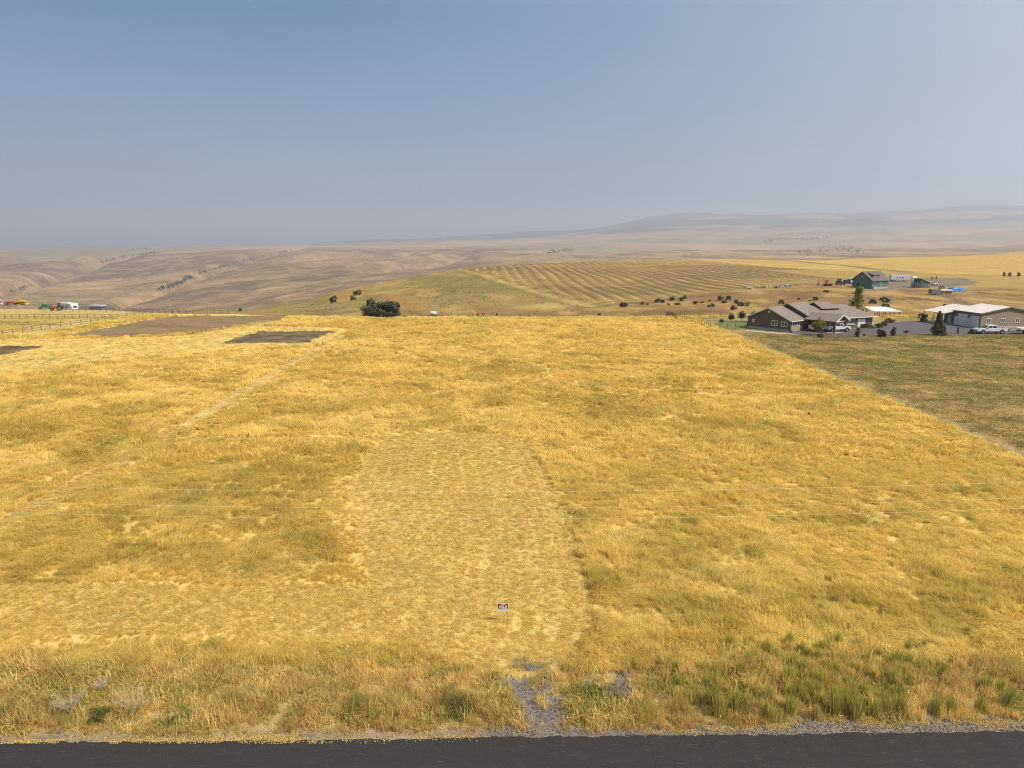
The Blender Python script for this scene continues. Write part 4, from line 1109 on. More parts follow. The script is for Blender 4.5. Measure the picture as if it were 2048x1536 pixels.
def garden_shed():
    x, y, z = hit(1840, 576, 230)
    h = empty('garden_shed', (x, y, z - 0.1), R(20), 'small dark green lean-to shed beside the gravel pad', 'shed')
    MB().prism([(0, 0), (5.6, 0), (5.6, 2.1), (0, 4.0)], 0, 3.4, 'y').build('wall', mat('shed_green', (0.05, 0.075, 0.065), 0.85, 0.2), h)
    MB().slab([(-0.4, -0.3, 4.25), (-0.4, 3.7, 4.25), (6.1, 3.7, 2.02), (6.1, -0.3, 2.02)], 0.12).build('roof', M_GROOF, h)
    slabdoor(h, (2.9, 0, 0), 1.0, 1.9, '-y', M_GREEN)
    window(h, (4.6, 0, 1.3), 0.7, 0.6, '-y', 1, M_WHITE)
    for yy in (0.3, 1.2, 2.1): MB().box(-0.12, -0.004, yy, yy + 0.5, 0.05, 2.4).build('board', mat('pinkish_board', (0.42, 0.28, 0.24), 0.8, 0.2), h)
    tk = empty('white_tank', (x + 0.3, y + 6, z), R(20), 'round white tank standing behind the small green shed', 'tank')
    tk.scale = (.75, .75, .88)
    MB().cyl((0, 0, 2.5), 1.5, 5.0, 'z', 20).build('drum', M_WHITE, tk, True); MB().tube([(0, 0, 5.0), (0, 0, 5.35)], [1.45, 0.4], 20).build('lid', M_WHITE, tk)
garden_shed()

# ------------------------------------------------------------------ vehicles
def wheel(parent, x, y, r=0.4, w=0.26):
    t = bpy.data.objects.get('__none__')
    key = 'tyre_%.2f' % r
    me = bpy.data.meshes.get(key) or MB().cyl((0, 0, 0), r, w, 'y', 18).mesh(key, M_TYRE)
    o = link('wheel', me, None, parent); o.location = (x, y, r)
    k2 = 'rim_%.2f' % r
    me2 = bpy.data.meshes.get(k2) or MB().cyl((0, 0, 0), r * 0.58, w + 0.03, 'y', 14).mesh(k2, M_RIM)
    link('rim', me2, None, o)

def bev(o, w=0.05, seg=2):
    m = o.modifiers.new('bevel', 'BEVEL'); m.width = w; m.segments = seg; m.limit_method = 'ANGLE'; m.angle_limit = R(25)
    return o

def pickup(loc, rz, label, length=6.0):
    """crew cab pickup; nose towards local +x, wheels on z = 0"""
    h = empty('pickup_truck', loc, rz, label, 'pickup')
    k = length / 6.0
    Lx = lambda v: v * k
    body = MB().prism([(Lx(-3), .55), (Lx(3), .55), (Lx(3.02), .95), (Lx(2.85), 1.12), (Lx(1.25), 1.2), (Lx(-3), 1.2)], -.98, .98, 'y')
    bev(body.build('body', M_CARW, h), 0.07)
    bev(MB().prism([(Lx(-1.05), 1.19), (Lx(1.45), 1.19), (Lx(0.75), 1.86), (Lx(-0.85), 1.88)], -.86, .86, 'y').build('cab', M_CARW, h), 0.06)
    for s in (-1, 1):
        MB().prism([(Lx(0.22), 1.26), (Lx(1.12), 1.26), (Lx(0.66), 1.76), (Lx(0.22), 1.77)], s * .865 - .008, s * .865 + .008, 'y').build('side_window', M_GLASS, h)
        MB().prism([(Lx(-0.88), 1.26), (Lx(0.12), 1.26), (Lx(0.12), 1.77), (Lx(-0.76), 1.78)], s * .865 - .008, s * .865 + .008, 'y').build('side_window', M_GLASS, h)
        MB().box(Lx(2.9), Lx(3.03), s * .72 - .16, s * .72 + .16, .78, .98).build('headlight', mat('lamp_lens', (0.7, 0.7, 0.68), 0.1, 0.05), h)
        MB().box(Lx(-3.02), Lx(-2.97), s * .86 - .08, s * .86 + .08, .75, 1.1).build('tail_light', M_RED, h)
        MB().box(Lx(1.1), Lx(1.25), s * 1.02 - .1, s * 1.02 + .1, 1.2, 1.4).build('mirror', M_DARK, h)
    MB().slab([(Lx(1.46), -.74, 1.22), (Lx(1.46), .74, 1.22), (Lx(0.82), .72, 1.82), (Lx(0.82), -.72, 1.82)], 0.02).build('windscreen', M_GLASS, h)
    MB().box(Lx(-2.92), Lx(-1.12), -.86, .86, 1.202, 1.21).build('bed_floor', M_DARK, h)
    for s in (-1, 1): MB().box(Lx(-3), Lx(-1.06), s * .93 - .05, s * .93 + .05, 1.2, 1.34).build('bed_rail', M_CARW, h)
    MB().box(Lx(-3.0), Lx(-2.93), -.88, .88, 1.2, 1.34).build('tailgate', M_CARW, h)
    MB().box(Lx(2.98), Lx(3.12), -.95, .95, .45, .66).build('bumper', mat('chrome', (.5, .5, .52), .25, .05, 2, .8), h)
    MB().box(Lx(-3.14), Lx(-2.99), -.95, .95, .5, .68).build('bumper', mat('chrome', (.5, .5, .52), .25, .05, 2, .8), h)
    MB().box(Lx(-2.8), Lx(2.8), -.7, .7, .35, .56).build('chassis', M_DARK, h)
    for x in (-1.9, 1.95):
        for s in (-1, 1):
            MB().cyl((Lx(x), s * .90, .5), .50, .20, 'y', 20).build('wheel_arch', M_DARK, h)
            wheel(h, Lx(x), s * .92, .41, .28)
    return h
x, y, z = hit(1979, 667.5, 130)
pickup((x, y, 0.06), math.pi, 'white crew cab pickup parked in front of the tan metal shop', 6.4)
x, y, z = hit(1676, 664.5, 130)
pickup((x + 0.1, y + 0.9, 0.07), R(12), 'white pickup parked under the timber entry porch of brown house', 5.6)
# a second, mostly hidden one further left under the porch
x, y, z = hit(1655, 665.5, 130)
pickup((x - 0.2, y + 2.6, 0.06), R(12), 'white pickup with its tail showing behind the yellow green tree', 5.6)

def flatbed(loc, rz, label):
    h = empty('flatbed_trailer', loc, rz, label, 'trailer')
    MB().box(-3.2, 3.2, -1.1, 1.1, .72, .86).build('deck', mat('grey_deck', (.3, .29, .27), .8, .2), h)
    for s in (-1, 1): MB().box(-3.2, 3.2, s * 1.14 - .03, s * 1.14 + .03, .62, .95).build('side_rail', M_DARK, h)
    MB().prism([(-3.2, -.05), (-3.2, .05), (-4.8, .03), (-4.8, -.03)], .6, .72, 'y')
    MB().tube([(-3.2, -.8, .66), (-4.7, 0, .6)], .06).tube([(-3.2, .8, .66), (-4.7, 0, .6)], .06).build('drawbar', M_DARK, h)
    for x_ in (0.0, 0.95):
        for s in (-1, 1): wheel(h, x_, s * .98, .33, .2)
    MB().box(-2.0, 0.4, -.9, .9, .87, 1.25).build('load', mat('pale_board', (.62, .60, .55), .7, .1), h)
    return h
x, y, z = hit(2046, 668, 130)
flatbed((x + 1.0, y + 0.3, 0.06), 0.0, 'low flatbed trailer hitched behind the white pickup at the shop')

def camper(loc, rz, label, L_=7.2, hgt=2.9):
    h = empty('travel_trailer', loc, rz, label, 'camper')
    bev(MB().prism([(-L_/2, .55), (L_/2 - .3, .55), (L_/2, 1.1), (L_/2 - .15, hgt - .4), (L_/2 - .7, hgt), (-L_/2 + .2, hgt), (-L_/2, hgt - .3)], -1.2, 1.2, 'y').build('body', M_WHITE, h), .1)
    for s in (-1, 1):
        for a, b in ((-.36, -.2), (-.12, -.04), (.12, .24)):
            MB().box(a * L_, b * L_, s * 1.205 - .01, s * 1.205 + .01, 1.55, 2.1).build('side_window', M_GLASS, h)
        MB().box(-L_ * .45, L_ * .42, s * 1.208 - .008, s * 1.208 + .008, .85, 1.05).build('stripe', mat('grey_stripe', (.35, .34, .33), .6, .1), h)
        for x_ in (-.5, .4): wheel(h, x_, s * 1.0, .36, .2)
    MB().box(L_/2 - .02, L_/2 + .02, -.5, .5, 1.5, 2.1).build('end_window', M_GLASS, h)
    MB().box(-L_ * .1, L_ * .06, -.35, .35, hgt, hgt + .25).build('roof_unit', M_WHITE, h)
    MB().tube([(-L_/2, -.6, .55), (-L_/2 - 1.2, 0, .5), (-L_/2, .6, .55)], .06).build('hitch', M_DARK, h)
    return h
x, y, z = at(137, 227); camper((x, y, z + 0.1), R(-28), 'white travel trailer parked behind the left paddock fence', 7.4, 2.9)
x, y, z = hit(1714, 568, 240); camper((x, y + 3, z), R(20), 'small white camper parked behind the green house', 6.0, 2.7)
x, y, z = at(2, 224); camper((x - 3, y, z + .6), R(10), 'white boat-shaped camper at the left edge of the picture', 6.0, 2.3)

def stock_trailer(loc, rz, label, L_=7.0, m=None):
    h = empty('stock_trailer', loc, rz, label, 'trailer')
    m = m or mat('grey_metal', (.20, .22, .24), .5, .15, 2, .4)
    MB().box(-L_/2, L_/2, -1.1, 1.1, .6, 1.55).build('body', m, h)
    MB().box(-L_/2, L_/2, -1.1, 1.1, 2.05, 2.3).build('roof', mat('pale_metal', (.5, .53, .56), .5, .1), h)
    n = 7
    for s in (-1, 1):
        for i in range(n + 1):
            x_ = -L_/2 + .08 + (L_ - .16) * i / n
            MB().box(x_ - .07, x_ + .07, s * 1.05 - .04, s * 1.05 + .04, 1.55, 2.05).build('slat', m, h)
        for x_ in (.3, 1.2): wheel(h, x_, s * .95, .36, .2)
    MB().box(-L_/2 + .1, L_/2 - .1, -.9, .9, 1.552, 1.6).build('inside', M_DARK, h)
    MB().tube([(L_/2, -.6, .6), (L_/2 + 1.4, 0, .5), (L_/2, .6, .6)], .06).build('hitch', M_DARK, h)
    return h
x, y, z = at(196, 224); stock_trailer((x, y, z), R(-12), 'grey stock trailer standing right of the white travel trailer', 4.6)

def semi_trailer():
    x, y, z = hit(1806, 564, 240)
    h = empty('semi_trailer', (x, y + 4, z), R(-3), 'long pale box trailer parked right of the green house', 'trailer')
    bev(MB().box(-4.2, 4.2, -1.25, 1.25, .9, 3.1).build('box', mat('pale_box', (.50, .52, .58), .5, .06), h), .05)
    for a in (-1.2, .2, 1.4): MB().box(a - .4, a + .3, -1.27, -1.255, 1.5, 2.3).build('decal', mat('purple_decal', (.22, .18, .30), .5, .1), h)
    for x_ in (-3.2, -2.2):
        for s in (-1, 1): wheel(h, x_, s * 1.0, .48, .3)
    for s in (-1, 1): MB().box(2.6, 2.8, s * .8 - .08, s * .8 + .08, 0, .9).build('landing_leg', M_DARK, h)
    MB().box(-4.2, 4.2, -.5, .5, .7, .9).build('frame', M_DARK, h)
semi_trailer()

def excavator(u, v, label, m, rz):
    x, y, z = hit(u, v, 235)
    h = empty('excavator', (x, y, z), rz, label, 'excavator')
    for s in (-1, 1):
        MB().prism([(-1.4, .1), (-1.6, .4), (-1.4, .75), (1.4, .75), (1.6, .4), (1.4, .1)], s * .95 - .25, s * .95 + .25, 'y').build('crawler_track', M_TYRE, h)
    bev(MB().prism([(-1.7, .8), (.8, .8), (.8, 1.4), (-1.7, 1.7)], -1.0, 1.0, 'y').build('house', m, h), .08)
    MB().prism([(-.2, 1.4), (1.0, 1.4), (.85, 2.6), (-.2, 2.6)], -.95, .1, 'y').build('cab', M_GLASS, h)
    MB().tube([(.8, .4, 1.4), (2.4, .4, 3.3), (3.9, .4, 2.9)], [.26, .24, .18]).build('boom', m, h)
    MB().tube([(3.9, .4, 3.0), (4.3, .4, 1.2)], [.16, .12]).build('stick', m, h)
    MB().prism([(4.0, 1.2), (4.5, 1.2), (4.6, .6), (3.9, .4)], 0, .8, 'y').build('bucket', M_DARK, h)
excavator(1655, 572, 'small orange excavator with raised boom left of the green house', M_ORANGE, math.pi)

def tractor(loc, rz, label, m, s_=1.0):
    h = empty('tractor', loc, rz, label, 'tractor')
    h.scale = (s_,) * 3
    bev(MB().prism([(-.2, .7), (1.9, .7), (1.9, 1.35), (-.2, 1.45)], -.38, .38, 'y').build('bonnet', m, h), .06)
    MB().prism([(-1.3, .9), (-.1, .9), (-.1, 1.5), (-1.3, 1.5)], -.6, .6, 'y').build('body', m, h)
    MB().prism([(-1.2, 1.5), (-.1, 1.5), (-.25, 2.45), (-1.1, 2.45)], -.6, .6, 'y').build('cab', M_GLASS, h)
    MB().box(-1.25, -.1, -.7, .7, 2.45, 2.55).build('cab_roof', m, h)
    MB().cyl((1.2, .3, 1.8), .05, .8, 'z', 8).build('exhaust', M_DARK, h)
    for s in (-1, 1): wheel(h, -.8, s * .85, .78, .4); wheel(h, 1.5, s * .7, .45, .25)
    return h
x, y, z = hit(1684, 571, 235); tractor((x, y + 2, z), R(-80), 'dark red tractor parked left of the green house', mat('dark_red', (.14, .02, .025), .5, .2), 1.15)
x, y, z = at(115, 206); tractor((x, y, z), R(200), 'red tractor parked at the left end of the white travel trailer', M_RED, .85)

def dozer():
    x, y, z = at(43, 216)
    h = empty('bulldozer', (x, y, z + 1.2), R(5), 'yellow bulldozer on the weedy mound behind the left paddock', 'bulldozer')
    for s in (-1, 1): MB().prism([(-1.3, .05), (-1.5, .4), (-1.2, .8), (1.1, .7), (1.4, .35), (1.2, .05)], s * .8 - .22, s * .8 + .22, 'y').build('crawler_track', M_DARK, h)
    bev(MB().prism([(-.2, .8), (1.3, .8), (1.3, 1.3), (-.2, 1.45)], -.5, .5, 'y').build('bonnet', M_YELLOW, h), .06)
    MB().box(-1.3, -.2, -.6, .6, .8, 1.1).build('seat_deck', M_YELLOW, h)
    for px in (-1.2, -.3):
        for s in (-1, 1): MB().box(px - .05, px + .05, s * .55 - .05, s * .55 + .05, 1.1, 1.9).build('cab_post', M_YELLOW, h)
    MB().box(-1.35, -.15, -.7, .7, 1.9, 2.0).build('canopy', M_YELLOW, h)
    MB().prism([(1.9, .1), (2.05, .15), (1.95, .6), (2.1, 1.0), (1.95, 1.0), (1.8, .6)], -1.2, 1.2, 'y').build('blade', M_YELLOW, h)
    for s in (-1, 1): MB().tube([(.2, s * 1.05, .4), (1.9, s * 1.05, .4)], .07).build('push_arm', M_YELLOW, h)
dozer()

def implement(u, Y, rz, label, m, name, lift=0.0, L_=4.0, hgt=1.6, n=5):
    """drawn farm implement: frame, tines, wheels, drawbar"""
    x, y, z = at(u, Y)
    h = empty(name, (x, y, z + lift), rz, label, 'farm implement')
    MB().box(-L_/2, L_/2, -.1, .1, .75, .95).box(-L_/2, L_/2, -1.0, -.85, .75, .9).build('frame', m, h)
    for i in range(n):
        x_ = -L_/2 + L_ * (i + .5) / n
        MB().tube([(x_, -.05, hgt - .2 * (i % 2)), (x_ + .1, -.4, .9), (x_, -.9, .2)], [.07, .08, .05]).build('tine', m, h)
    for s in (-1, 1): wheel(h, s * L_ * .42, .3, .42, .2)
    MB().tube([(-L_/2, 0, .85), (0, 1.6, .5), (L_/2, 0, .85)], .07).build('drawbar', m, h)
    MB().box(-.5, .5, -.5, .4, .96, hgt * .85).build('hopper', m, h)
implement(90, 210, R(8), 'green seed drill parked left of the white travel trailer', M_GRN, 'seed_drill', 0, 3.4, 1.9, 6)
implement(22, 214, R(-5), 'red hay rake standing left of the yellow bulldozer', M_RED, 'hay_rake', 1.0, 3.0, 1.3, 5)
implement(961, 233, R(0), 'orange farm implement half hidden behind the field crest', M_ORANGE, 'cultivator', .55, 2.2, 1.2, 4)

def nurse_tank():
    x, y, z = at(867, 232)
    h = empty('tank_trailer', (x, y, z + .6), R(0), 'white tank trailer half hidden behind the field crest', 'tank')
    MB().tube([(-1.1, 0, 1.1), (-.95, 0, 1.1), (.75, 0, 1.1), (.9, 0, 1.1)], [.35, .62, .62, .35], 16).build('tank', M_WHITE, h, True)
    MB().box(-1.2, 1.3, -.5, .5, .35, .5).build('frame', M_DARK, h)
    MB().cyl((-.1, 0, 1.75), .18, .12, 'z', 12).build('lid', M_DARK, h)
    for s in (-1, 1): wheel(h, 0, s * .62, .32, .18)
    MB().box(1.15, 1.45, -.25, .25, .5, 1.0).build('pump', mat('pump_grey', (.4, .4, .4), .5, .1), h)
nurse_tank()

# odds and ends round the green house yard
def yard_things():
    x, y, z = hit(1698, 568, 240)
    h = empty('dumpster', (x, y + 2, z), R(5), 'dark blue steel dumpster left of the small white camper', 'dumpster')
    MB().prism([(-1.3, .15), (1.3, .15), (1.4, 1.9), (-1.4, 1.7)], -.9, .9, 'y').build('bin', mat('navy_steel', (.02, .04, .06), .6, .3), h)
    MB().slab([(-1.42, -.95, 1.78), (1.42, -.95, 1.98), (1.42, .95, 1.98), (-1.42, .95, 1.78)], .06).build('lid', M_DARK, h)
    x, y, z = hit(1872, 590, 230)
    h = empty('box_trailer', (x, y + 1.2, z), R(6), 'grey box trailer with green roof below the gravel pad', 'trailer')
    MB().box(-1.8, 1.8, -1.0, 1.0, .5, 2.0).build('box', mat('taupe_box', (.16, .14, .13), .7, .2), h)
    MB().box(-1.95, 1.95, -1.1, 1.1, 2.0, 2.15).build('roof', mat('moss_roof', (.16, .20, .13), .8, .2), h)
    for s in (-1, 1):
        for x_ in (.1, .9): wheel(h, x_, s * .9, .33, .2)
    MB().tube([(1.8, -.5, .5), (3.0, 0, .45), (1.8, .5, .5)], .05).build('hitch', M_DARK, h)
    x, y, z = hit(1891, 588.5, 230)
    h = empty('covered_wagon', (x, y + .8, z), R(2), 'low wagon under a white cover right of the grey box trailer', 'wagon')
    bev(MB().prism([(-2.5, 1.2), (2.5, 1.2), (2.4, 1.75), (-2.4, 1.85)], -1.1, 1.1, 'y').build('cover', M_WHITE, h), .1)
    MB().box(-2.4, 2.4, -1.0, 1.0, .5, 1.2).build('bed', mat('brown_bed', (.10, .07, .05), .8, .2), h)
    for s in (-1, 1):
        for x_ in (-1.5, 1.5): wheel(h, x_, s * .95, .35, .2)
    for u, lab, sc_ in ((1910, 'larger of two heaps under bright blue tarp beside the white covered wagon', 1.25), (1926, 'smaller of two heaps under bright blue tarp, the right one', .9)):
        x, y, z = hit(u, 583.5, 230)
        h = empty('tarp_heap', (x, y + 1, z), R(8), lab, 'tarp')
        n = 12; V = []; F = []
        r_ = random.Random(u)
        for i in range(n + 1):
            for j in range(n + 1):
                a, b = i / n * 2 - 1, j / n * 2 - 1
                e_ = max(0, 1 - abs(a) ** 4) * max(0, 1 - abs(b) ** 4)
                V.append((a * 1.9 * sc_, b * 1.3 * sc_, 1.45 * sc_ * e_ ** .6 + r_.uniform(-.1, .12) * (e_ > 0)))
        for i in range(n):
            for j in range(n): F.append((i*(n+1)+j, (i+1)*(n+1)+j, (i+1)*(n+1)+j+1, i*(n+1)+j+1))
        b = MB(); b.v, b.f = V, F; b.build('sheet', M_BLUE, h)
        MB().tube([(-2.0*sc_, -1.2*sc_, .3), (0, -1.28*sc_, .7*sc_), (2.0*sc_, -1.2*sc_, .3)], .03).build('rope', M_WHITE, h)
    # motor quads
    for u, v, lab in ((1869, 571, 'white and red quad bike beside the small green shed'), (1883, 577.5, 'dark quad bike above the white covered wagon')):
        x, y, z = hit(u, v, 230)
        h = empty('quad_bike', (x, y, z), R(25), lab, 'quad bike')
        c_ = M_WHITE if v < 575 else mat('olive_black', (.04, .05, .04), .6, .2)
        bev(MB().prism([(-1.1, .7), (1.2, .7), (1.1, 1.0), (.4, 1.25), (-.2, 1.05), (-1.1, 1.1)], -.4, .4, 'y').build('body', c_, h), .06)
        MB().box(-.9, 0, -.25, .25, 1.12, 1.28).build('seat', M_DARK, h)
        MB().tube([(.45, -.5, 1.55), (.5, 0, 1.4), (.45, .5, 1.55)], .04).build('handlebar', M_DARK, h)
        for s in (-1, 1):
            for x_ in (-.8, .8): wheel(h, x_, s * .55, .36, .28)
    # gate frame
    x, y, z = hit(1868, 559, 240)
    h = empty('timber_gateway', (x, y, z), R(0), 'dark timber gateway frame behind the small green shed', 'gate')
    for s in (-1.2, 1.2): MB().box(s - .14, s + .14, -.14, .14, 0, 1.6).build('post', M_DARK, h)
    for zz in (.5, 1.0): MB().box(-1.06, 1.06, -.06, .06, zz, zz + .14).build('rail', M_DARK, h)
yard_things()

# ------------------------------------------------------------------ fences
def fence(name, pts, spacing, hgt, rails, label, m=M_POST, pr_=0.06, rr_=0.028, group=None):
    """posts one by one, each rail one continuous pole"""
    pts = [Vector((p[0], p[1], 0)) for p in pts]
    x0, y0 = pts[0].x, pts[0].y
    h = empty(name, (x0, y0, tz(x0, y0)), 0, label, 'fence', group)
    P = []
    for a, b in zip(pts[:-1], pts[1:]):
        n = max(1, int(round((b - a).length / spacing)))
        for i in range(n): P.append(a.lerp(b, i / n))
    P.append(pts[-1])
    z0 = h.location.z
    key = 'post_%s_%.2f' % (m.name, hgt)
    me = bpy.data.meshes.get(key) or MB().tube([(0, 0, -.3), (0, 0, hgt), (0, 0, hgt + .05)], [pr_, pr_ * .95, pr_ * .5], 7).mesh(key, m)
    for p in P:
        o = link('post', me, None, h); o.location = (p.x - x0, p.y - y0, tz(p.x, p.y) - z0)
        o.rotation_euler = (random.gauss(0, .02), random.gauss(0, .02), 0)
    for zz in rails:
        MB().tube([(p.x - x0, p.y - y0, tz(p.x, p.y) - z0 + zz) for p in P], rr_, 5).build('rail', m, h)
    return h
fence('rail_fence', [(-215, 183.0), (-102.5, 184.2)], 1.95, 1.15, (1.08, 0.62, 0.2), 'long dark rail fence across the left paddock', M_POST, .075, .035)
fence('rail_fence', [(-110.5, 120), (-108.2, 150), (-106.5, 163), (-103.2, 173.5), (-102, 184), (-93, 203)], 2.45, 1.15, (1.08, 0.6), 'dark rail fence running away along the left edge of the field', M_POST, .075, .035)
fence('rail_fence', [at(90, 203)[:2], at(240, 202)[:2], at(330, 199)[:2], at(456, 197.5)[:2]], 1.95, 1.2, (1.12, 0.62), 'farthest dark rail fence in front of the white travel trailer', M_POST, .075, .035)
fence('garden_fence', [hit(1331, 634.5, 150)[:2], hit(1354, 641, 150)[:2], hit(1395, 650, 150)[:2], hit(1421, 656, 150)[:2]], 0.95, 1.35, (1.32, 0.75, 0.15), 'dark metal railing fence slanting down beside the golden field', M_DARK, .04, .022)
fence('wire_fence', [hit(1333, 633.5, 150)[:2], hit(1378, 637.5, 150)[:2], hit(1440, 637.5, 150)[:2], hit(1492, 637.5, 150)[:2]], 2.6, 1.7, (1.0, 0.12), 'tall thin posts of the wire fence behind the lawn', M_DARK, .04, .015)
fence('cedar_fence', [hit(1421, 656, 150)[:2], hit(1440, 655, 150)[:2], hit(1471, 654.5, 150)[:2], hit(1494, 654, 150)[:2]], 2.3, 1.25, (1.15, 0.6), 'cedar rail fence between the lawn and the brown house', M_CEDAR, .09, .04)
fence('yard_fence', [hit(1820, 640, 150)[:2], hit(1850, 640, 150)[:2], hit(1880, 641, 150)[:2]], 2.2, 1.3, (1.2, 0.7), 'dark post fence at the back edge of the driveway', M_POST, .06, .03)
MB_ = None
x, y, z = hit(1520, 686, 120)
o = empty('marker_post', (x, y, z), 0, 'lone thin marker post on the field edge below the brown house', 'post')
MB().tube([(0, 0, -.2), (0, 0, 1.0)], [.05, .045], 6).build('stake', M_POST, o)
MB().box(-.07, .07, -.07, .07, 1.0, 1.06).build('cap', M_DARK, o)
x, y, z = hit(1915, 668, 120)
o = empty('marker_post', (x, y, z), 0, 'dark square post on the lawn edge left of the shop pickup', 'post')
MB().box(-.14, .14, -.14, .14, -.2, 1.35).build('stake', M_DARK, o)
MB().box(-.17, .17, -.17, .17, 1.35, 1.42).build('cap', M_DARK, o)
x, y, z = hit(645, 690, 120)
o = empty('marker_post', (x, y, z), 0, 'thin stake standing beside the left mown track', 'post')
MB().tube([(0, 0, -.2), (0, 0, 1.3)], [.05, .04], 6).build('stake', M_POST, o)

# ------------------------------------------------------------------ lawn strip beside the house
def lawn():
    P = dp([(1421,655.5),(1432,645.5),(1460,643.5),(1496,641.5),(1494,655.5),(1470,657)])
    m = mat('lawn_green', (0.11, 0.15, 0.03), 0.95, 0.35, 1.5)
    o = MB().poly([(x, y, .04) for x, y in P]).build('lawn', m)
    tag(o, 'small bright green lawn left of the brown house', None, None, 'structure')
lawn()

# ================================================================== TREES AND BUSHES
M_BARK = mat('bark', (0.11, 0.08, 0.055), 0.95, 0.25, 6)
LEAF = {
 'dark': leaf_mat('dark_leaves', (0.030, 0.046, 0.016), (0.085, 0.110, 0.040)),
 'green': leaf_mat('green_leaves', (0.030, 0.060, 0.012), (0.095, 0.140, 0.030)),
 'olive': leaf_mat('olive_leaves', (0.050, 0.060, 0.020), (0.130, 0.130, 0.045)),
 'yellow': leaf_mat('yellow_green_leaves', (0.12, 0.11, 0.015), (0.32, 0.27, 0.035)),
 'lime': leaf_mat('lime_leaves', (0.10, 0.13, 0.02), (0.27, 0.27, 0.05)),
 'grey': leaf_mat('grey_brown_twigs', (0.045, 0.040, 0.030), (0.125, 0.100, 0.075)),
 'rust': leaf_mat('rust_leaves', (0.09, 0.045, 0.022), (0.22, 0.12, 0.055)),
 'plum': leaf_mat('plum_leaves', (0.020, 0.010, 0.012), (0.070, 0.030, 0.032)),
 'pine': leaf_mat('pine_needles', (0.040, 0.050, 0.020), (0.130, 0.125, 0.052)),
 'thicket': leaf_mat('thicket_leaves', (0.035, 0.045, 0.026), (0.115, 0.120, 0.070)),
 'weed': leaf_mat('weed_leaves', (0.06, 0.085, 0.015), (0.20, 0.20, 0.05)),
 'bluegreen': leaf_mat('hazy_leaves', (0.020, 0.034, 0.022), (0.060, 0.080, 0.050)),
}
def crown_mesh(key, seed, n, shape, leaf):
    """leaf-sized faces in clumps filling a unit crown: x,y in -0.5..0.5, z in 0..1"""
    if key in bpy.data.meshes: return bpy.data.meshes[key]
    r = np.random.default_rng(seed); C = []
    nc = {'round': 26, 'bush': 26, 'column': 16, 'cone': 40, 'open': 34, 'low': 34}[shape]
    for k in range(nc):
        if shape == 'round':
            while True:
                p = r.uniform(-1, 1, 3)
                if p @ p < 1: break
            C.append((p[0] * .36, p[1] * .36, .5 + p[2] * .38, r.uniform(.12, .20)))
        elif shape in ('bush', 'low'):
            a = r.uniform(0, 6.28); q = math.sqrt(r.uniform(0, 1)) * .40
            C.append((math.cos(a) * q, math.sin(a) * q, r.uniform(.10, .84) * (1 - 2.2 * q * q), r.uniform(.10, .17)))
        elif shape == 'column':
            C.append((r.normal(0, .15), r.normal(0, .15), .08 + .84 * (k + .5) / nc, .24 * (1 - .55 * k / nc)))
        elif shape == 'cone':
            t = (k + .5) / nc; a = r.uniform(0, 6.28); q = (1 - t) * r.uniform(.15, .42)
            C.append((math.cos(a) * q, math.sin(a) * q, .06 + .9 * t, .05 + .10 * (1 - t)))
        else:
            a = r.uniform(0, 6.28); t = r.uniform(0, 1); q = (.44 - .38 * t) * r.uniform(.1, 1.0)
            C.append((math.cos(a) * q, math.sin(a) * q, .10 + .88 * t, r.uniform(.11, .17) * (1.1 - .5 * t)))
    C = np.array(C); w = C[:, 3] ** 1.5; w /= w.sum()
    ci = r.choice(len(C), n, p=w); d = r.normal(0, 1, (n, 3)); d /= np.linalg.norm(d, axis=1)[:, None]
    rad = C[ci, 3] * r.uniform(.25, 1.2, n) ** .6
    P = C[ci, :3] + d * rad[:, None] * np.array([1, 1, .9])
    P[:, 2] = np.abs(P[:, 2])
    V = np.zeros((n * 4, 3)); F = np.arange(n * 4).reshape(-1, 4)
    nrm = d + r.normal(0, .6, (n, 3)); nrm /= np.linalg.norm(nrm, axis=1)[:, None]
    t1 = np.cross(nrm, r.normal(0, 1, (n, 3))); t1 /= np.linalg.norm(t1, axis=1)[:, None]; t2 = np.cross(nrm, t1)
    s = leaf * r.uniform(.5, 1.3, n)[:, None]
    V[0::4] = P - t1 * s; V[1::4] = P + t2 * s * .55; V[2::4] = P + t1 * s; V[3::4] = P - t2 * s * .55
    return np_mesh(key, V, F)

def trunk_mesh(key, seed, top=0.8, r0=0.035, limbs=7, low=0.25, reach=.32):
    if key in bpy.data.meshes: return bpy.data.meshes[key]
    r = random.Random(seed); b = MB()
    b.tube([(0, 0, -.05), (r.gauss(0, .01), r.gauss(0, .01), top * .5), (r.gauss(0, .02), r.gauss(0, .02), top)], [r0, r0 * .7, r0 * .25], 7)
    for k in range(limbs):
        z = low + (top - low) * k / max(1, limbs) * .9; a = r.uniform(0, 6.28); q = reach * r.uniform(.6, 1) * (1 - .5 * k / limbs)
        b.tube([(0, 0, z), (math.cos(a) * q * .5, math.sin(a) * q * .5, z + .09), (math.cos(a) * q, math.sin(a) * q, z + .14)], [r0 * .45, r0 * .3, r0 * .12], 5)
    return b.mesh(key, M_BARK)

